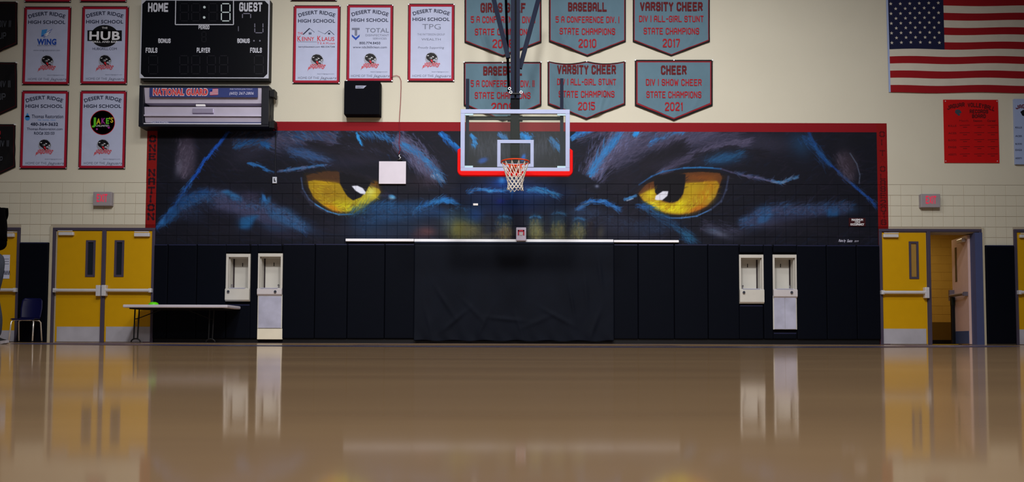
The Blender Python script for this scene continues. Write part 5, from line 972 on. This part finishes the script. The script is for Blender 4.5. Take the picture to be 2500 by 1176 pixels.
# ------------------------------------------------------------------ school chair
CX, CYc = xm(64, 15.45, 780), 15.45; ch = thing('school_chair', 'navy plastic school chair with chrome legs before the black wall pad', 'chair', (CX, CYc, 0)); NVP = mat('navy_plastic', (11,12,56), .4, spec=.15); CHR = mat('chair_chrome', (225,225,225), .2, .6)
A = math.radians(11); ca, sa = math.cos(A), math.sin(A)
def cw_(x, y, z): return (CX + x*ca - y*sa, CYc + x*sa + y*ca, z)
SH_ = .445
def seatf(u, v): x = (u-.5)*.40; y = -.2 + v*.4; return cw_(x*(1-.12*v), y, SH_ - .012*math.cos((u-.5)*3)*1 - (.018*(1-v/.2) if v < .2 else 0) + (.03*((v-.85)/.15)**2 if v > .85 else 0))
def backf(u, v): x = (u-.5)*(.38-.03*abs(v-.5)*2 + (0 if v < .9 else -.08*(v-.9)/.1)); y = .2 + .09*v + .035*(abs(u-.5)*2)**2*-1 + .03; return cw_(x, y, SH_ + .0 + v*.40)
MB().grid(seatf, 14, 14).build('seat', NVP, ch, smooth=True, solid=.01); MB().grid(backf, 14, 12).build('backrest', NVP, ch, smooth=True, solid=.01)
for sx, sy in ((-1, -1), (1, -1), (-1, 1), (1, 1)):
    MB().tube([cw_(sx*.12, sy*.1, SH_-.03), cw_(sx*.17, sy*.15, SH_-.035), cw_(sx*.19, sy*.18, SH_-.07), cw_(sx*.2, sy*.235, .012)], .0125, 10).build('leg', CHR, ch, smooth=True)
    p_ = cw_(sx*.2, sy*.236, 0); MB().cyl(p_, (p_[0], p_[1], .02), .016, 10).build('foot_glide', BLACK, ch)
f = MB(); f.tube([cw_(-.14, -.12, SH_-.03), cw_(.14, -.12, SH_-.03)], .011, 8); f.tube([cw_(-.14, .12, SH_-.03), cw_(.14, .12, SH_-.03)], .011, 8); f.build('seat_frame', CHR, ch, smooth=True)

# ------------------------------------------------------------------ the person at the left edge, walking out of frame
PY = 8.55; PX = xm(-40, PY, 700); per = thing('person', 'person in black top, grey jeans and black trainers walking at the left edge', 'person', (PX, PY, 0))
SKIN = mat('skin', (150,105,80), .6); TOP = mat('black_sweatshirt', (3,3,5), .95, spec=.03); JEAN = mat('grey_jeans', (58,64,78), .9, var=.3, scale=40); SHOE = mat('black_trainer', (14,14,18), .6); SOLE = mat('white_sole', (170,170,182), .6); HAIR = mat('dark_hair', (20,15,12), .8)
def skin(name, pts, edges, m_, sub=2, root=0, label=None, extra_solid=0):
    me = bpy.data.meshes.new(name); me.from_pydata([(p[0], p[1], p[2]) for p in pts], edges, []); o = bpy.data.objects.new(name, me); C.objects.link(o); o.parent = per
    o.modifiers.new('skin', 'SKIN').use_smooth_shade = True; bpy.context.view_layer.update()
    if not me.skin_vertices: 
        with bpy.context.temp_override(object=o, active_object=o, selected_objects=[o]): bpy.ops.object.modifier_remove(modifier='skin')
        bpy.context.view_layer.objects.active = o; bpy.ops.object.modifier_add(type='SKIN'); o.modifiers[-1].use_smooth_shade = True
    for i, v in enumerate(me.skin_vertices[0].data): v.radius = (pts[i][3], pts[i][4] if len(pts[i]) > 4 else pts[i][3]); v.use_root = (i == root)
    s = o.modifiers.new('sub', 'SUBSURF'); s.levels = sub; s.render_levels = sub; me.materials.append(m_)
    if label: o['label'] = label
    dg = bpy.context.evaluated_depsgraph_get(); nm = bpy.data.meshes.new_from_object(o.evaluated_get(dg)); o.modifiers.clear(); o.data = nm; nm.shade_smooth(); o.name = name; return o
# local frame: +x is where the person faces; y<0 is the side nearer the camera
skin('body', [(0,0,1.00,.12),(.01,0,1.2,.1),(.02,0,1.42,.09),(.01,0,1.5,.055),(.0,0,1.56,.055),(.0,0,1.62,.075),(.0,0,1.68,.08),(.0,0,1.72,.07)], [(i, i+1) for i in range(7)], SKIN)
skin('sweatshirt', [(.06,0,.96,.15,.17),(.05,0,1.08,.145,.17),(.04,0,1.24,.14,.18),(.02,0,1.38,.13,.19),(.03,0,1.47,.075,.075),
     (.01,-.19,1.41,.078),(.10,-.235,1.34,.068),(.23,-.25,1.27,.066),(.245,-.24,1.17,.062),(.21,-.2,1.06,.055),(.15,-.14,.96,.045),
     (.01,.19,1.41,.078),(.0,.24,1.27,.062),(-.05,.25,1.13,.054),(-.06,.25,1.0,.046),(-.04,.24,.90,.04)],
     [(0,1),(1,2),(2,3),(3,4),(3,5),(5,6),(6,7),(7,8),(8,9),(9,10),(3,11),(11,12),(12,13),(13,14),(14,15)], TOP, root=2, label='black long sleeved sweatshirt')
skin('jeans', [(.05,0,.98,.12,.16),(.05,0,.9,.125,.15),(.15,-.09,.82,.12),(.165,-.1,.70,.095),(.15,-.1,.52,.07),(.165,-.1,.4,.072),(.195,-.1,.27,.074),(.19,-.1,.06,.066),
     (-.02,.09,.78,.1),(-.06,.1,.64,.085),(-.1,.1,.5,.066),(-.2,.1,.38,.06),(-.3,.1,.26,.054),(-.36,.1,.17,.05)],
     [(0,1),(1,2),(2,3),(3,4),(4,5),(5,6),(6,7),(1,8),(8,9),(9,10),(10,11),(11,12),(12,13)], JEAN, root=1, label='faded grey jeans')
def shoe(ax, ay, tilt, hz):
    def T(x, y, z):
        c, s_ = math.cos(tilt), math.sin(tilt); return (PX + ax + x*c + z*s_, PY + ay + y, hz - x*s_ + z*c)
    prof = [(-.085,.045,.09),(-.07,.05,.10),(-.03,.05,.115),(.02,.048,.11),(.07,.05,.085),(.12,.053,.062),(.16,.048,.05),(.185,.03,.035)]
    up = MB(); n = 12; vs = []
    for x, w_, h in prof:
        for k in range(n+1): a = math.pi*k/n; vs.append(T(x, -w_*math.cos(a)*.98, .026 + (h-.026)*math.sin(a)**.7))
    fs = [(i*(n+1)+k, i*(n+1)+k+1, (i+1)*(n+1)+k+1, (i+1)*(n+1)+k) for i in range(len(prof)-1) for k in range(n)]; fs += [tuple(range(n, -1, -1)), tuple(range((len(prof)-1)*(n+1), len(prof)*(n+1)))]; up.add(vs, fs); o = up.build('shoe', SHOE, per, smooth=True, label='black trainer')
    so = MB(); ol_ = [(-.095,.03),(-.09,.048),(-.04,.052),(.03,.048),(.09,.056),(.15,.052),(.185,.036),(.197,.012)]; ring = [(x, -y) for x, y in ol_] + [(x, y) for x, y in reversed(ol_)]; m_ = len(ring)
    toe = lambda x: .014*max(0, (x-.12)/.07)**2
    so.add([T(x, y, toe(x)) for x, y in ring] + [T(x, y, .034+toe(x)*.6) for x, y in ring], [tuple(reversed(range(m_))), tuple(range(m_, 2*m_))] + [(i, (i+1) % m_, (i+1) % m_+m_, i+m_) for i in range(m_)]); so.build('sole', SOLE, o, label='white rubber sole')
    sw_ = MB(); P2 = [(-.055,.062),(-.045,.05),(-.02,.042),(.03,.05),(.11,.082),(.03,.062),(-.02,.058),(-.035,.07),(-.048,.078)]
    def wy(x):
        for (xa, wa, ha), (xb, wb, hb) in zip(prof[:-1], prof[1:]):
            if xa <= x <= xb: return (wa+(wb-wa)*(x-xa)/(xb-xa)), (ha+(hb-ha)*(x-xa)/(xb-xa))
        return .05, .08
    vs = []
    for x, z in P2:
        w2_, h2 = wy(x); t_ = min(1, max(0, (z-.026)/max(.01, h2-.026))); vs.append(T(x, -w2_*math.sqrt(max(.08, 1-t_**2.6))*1.0-.009, z))
    sw_.add(vs, [(0,1,8),(1,2,7,8),(2,6,7),(2,3,5,6),(3,4,5)]); sw_.build('side_mark', SOLE, o)
shoe(.14, -.1, 0, 0); shoe(-.41, .1, .55, .07)
HPX = PX - .06; hd = MB(); hd.sphere((HPX+.075, PY, 1.665), .098, 24, 18, (1.0, .82, 1.22)); hd.add([(HPX+.165, PY-.012, 1.68), (HPX+.165, PY+.012, 1.68), (HPX+.197, PY, 1.645), (HPX+.16, PY-.016, 1.638), (HPX+.16, PY+.016, 1.638)], [(0,3,2),(0,2,1),(1,2,4),(2,3,4),(0,1,4,3)])
for sy in (-1, 1): hd.sphere((HPX+.06, PY+sy*.083, 1.665), .028, 10, 8, (.7, .3, 1.1))
hd.build('head', SKIN, per, smooth=True); MB().tube([(HPX+.168, PY-.025, 1.605), (HPX+.175, PY, 1.606), (HPX+.168, PY+.025, 1.605)], .005, 6).build('mouth', mat('lip', (120,60,55), .6), per)
for sy in (-1, 1): MB().sphere((HPX+.158, PY+sy*.032, 1.69), .012, 10, 8).build('eye', INKW, per); MB().sphere((HPX+.167, PY+sy*.032, 1.69), .006, 8, 6).build('pupil', INKK, per)
MB().grid(lambda u, v: (HPX+.062+.108*math.cos(u*6.28319)*math.sin(v*1.75), PY+.09*math.sin(u*6.28319)*math.sin(v*1.75), 1.685+.112*math.cos(v*1.75)-(.02 if math.cos(u*6.28319) < -.2 else -.01)*v), 24, 12).build('hair', HAIR, per, smooth=True, solid=.008)
def hand(wx, wy_, wz, dirx, dirz, sy):
    """relaxed hand: palm, four unequal curled fingers and a side thumb, in one skinned mesh"""
    D_ = Vector((dirx, 0, dirz)).normalized(); Q = Vector((-D_.z, 0, D_.x)) * (1 if dirz < 0 else -1); B = Vector((wx, wy_, wz)); pts = [(*B, .024), (*(B+D_*.045), .03, .017), (*(B+D_*.085), .034, .015)]; ed = [(0,1),(1,2)]
    for k, ln_ in enumerate((.068, .078, .073, .058)):
        o_ = (k-1.5)*.02; base = B+D_*.09+Q*o_; s_ = Vector((0, sy*-1, 0)); i0 = len(pts)
        for f_, cu in ((0, 0), (.42, .006), (.75, .018), (1, .034)): pts.append((*(base+D_*ln_*f_+s_*cu), .0095-.002*f_))
        ed += [(2, i0), (i0, i0+1), (i0+1, i0+2), (i0+2, i0+3)]
    i0 = len(pts); t0 = B+D_*.03+Q*.028
    for f_ in (0, .5, 1): pts.append((*(t0+(D_*.75+Q*.5)*.055*f_), .0115-.002*f_))
    ed += [(1, i0), (i0, i0+1), (i0+1, i0+2)]; skin('hand', pts, ed, SKIN, 1)
hand(.13, -.115, .93, 0, -1, 1); hand(-.035, .24, .89, .15, -1, -1)
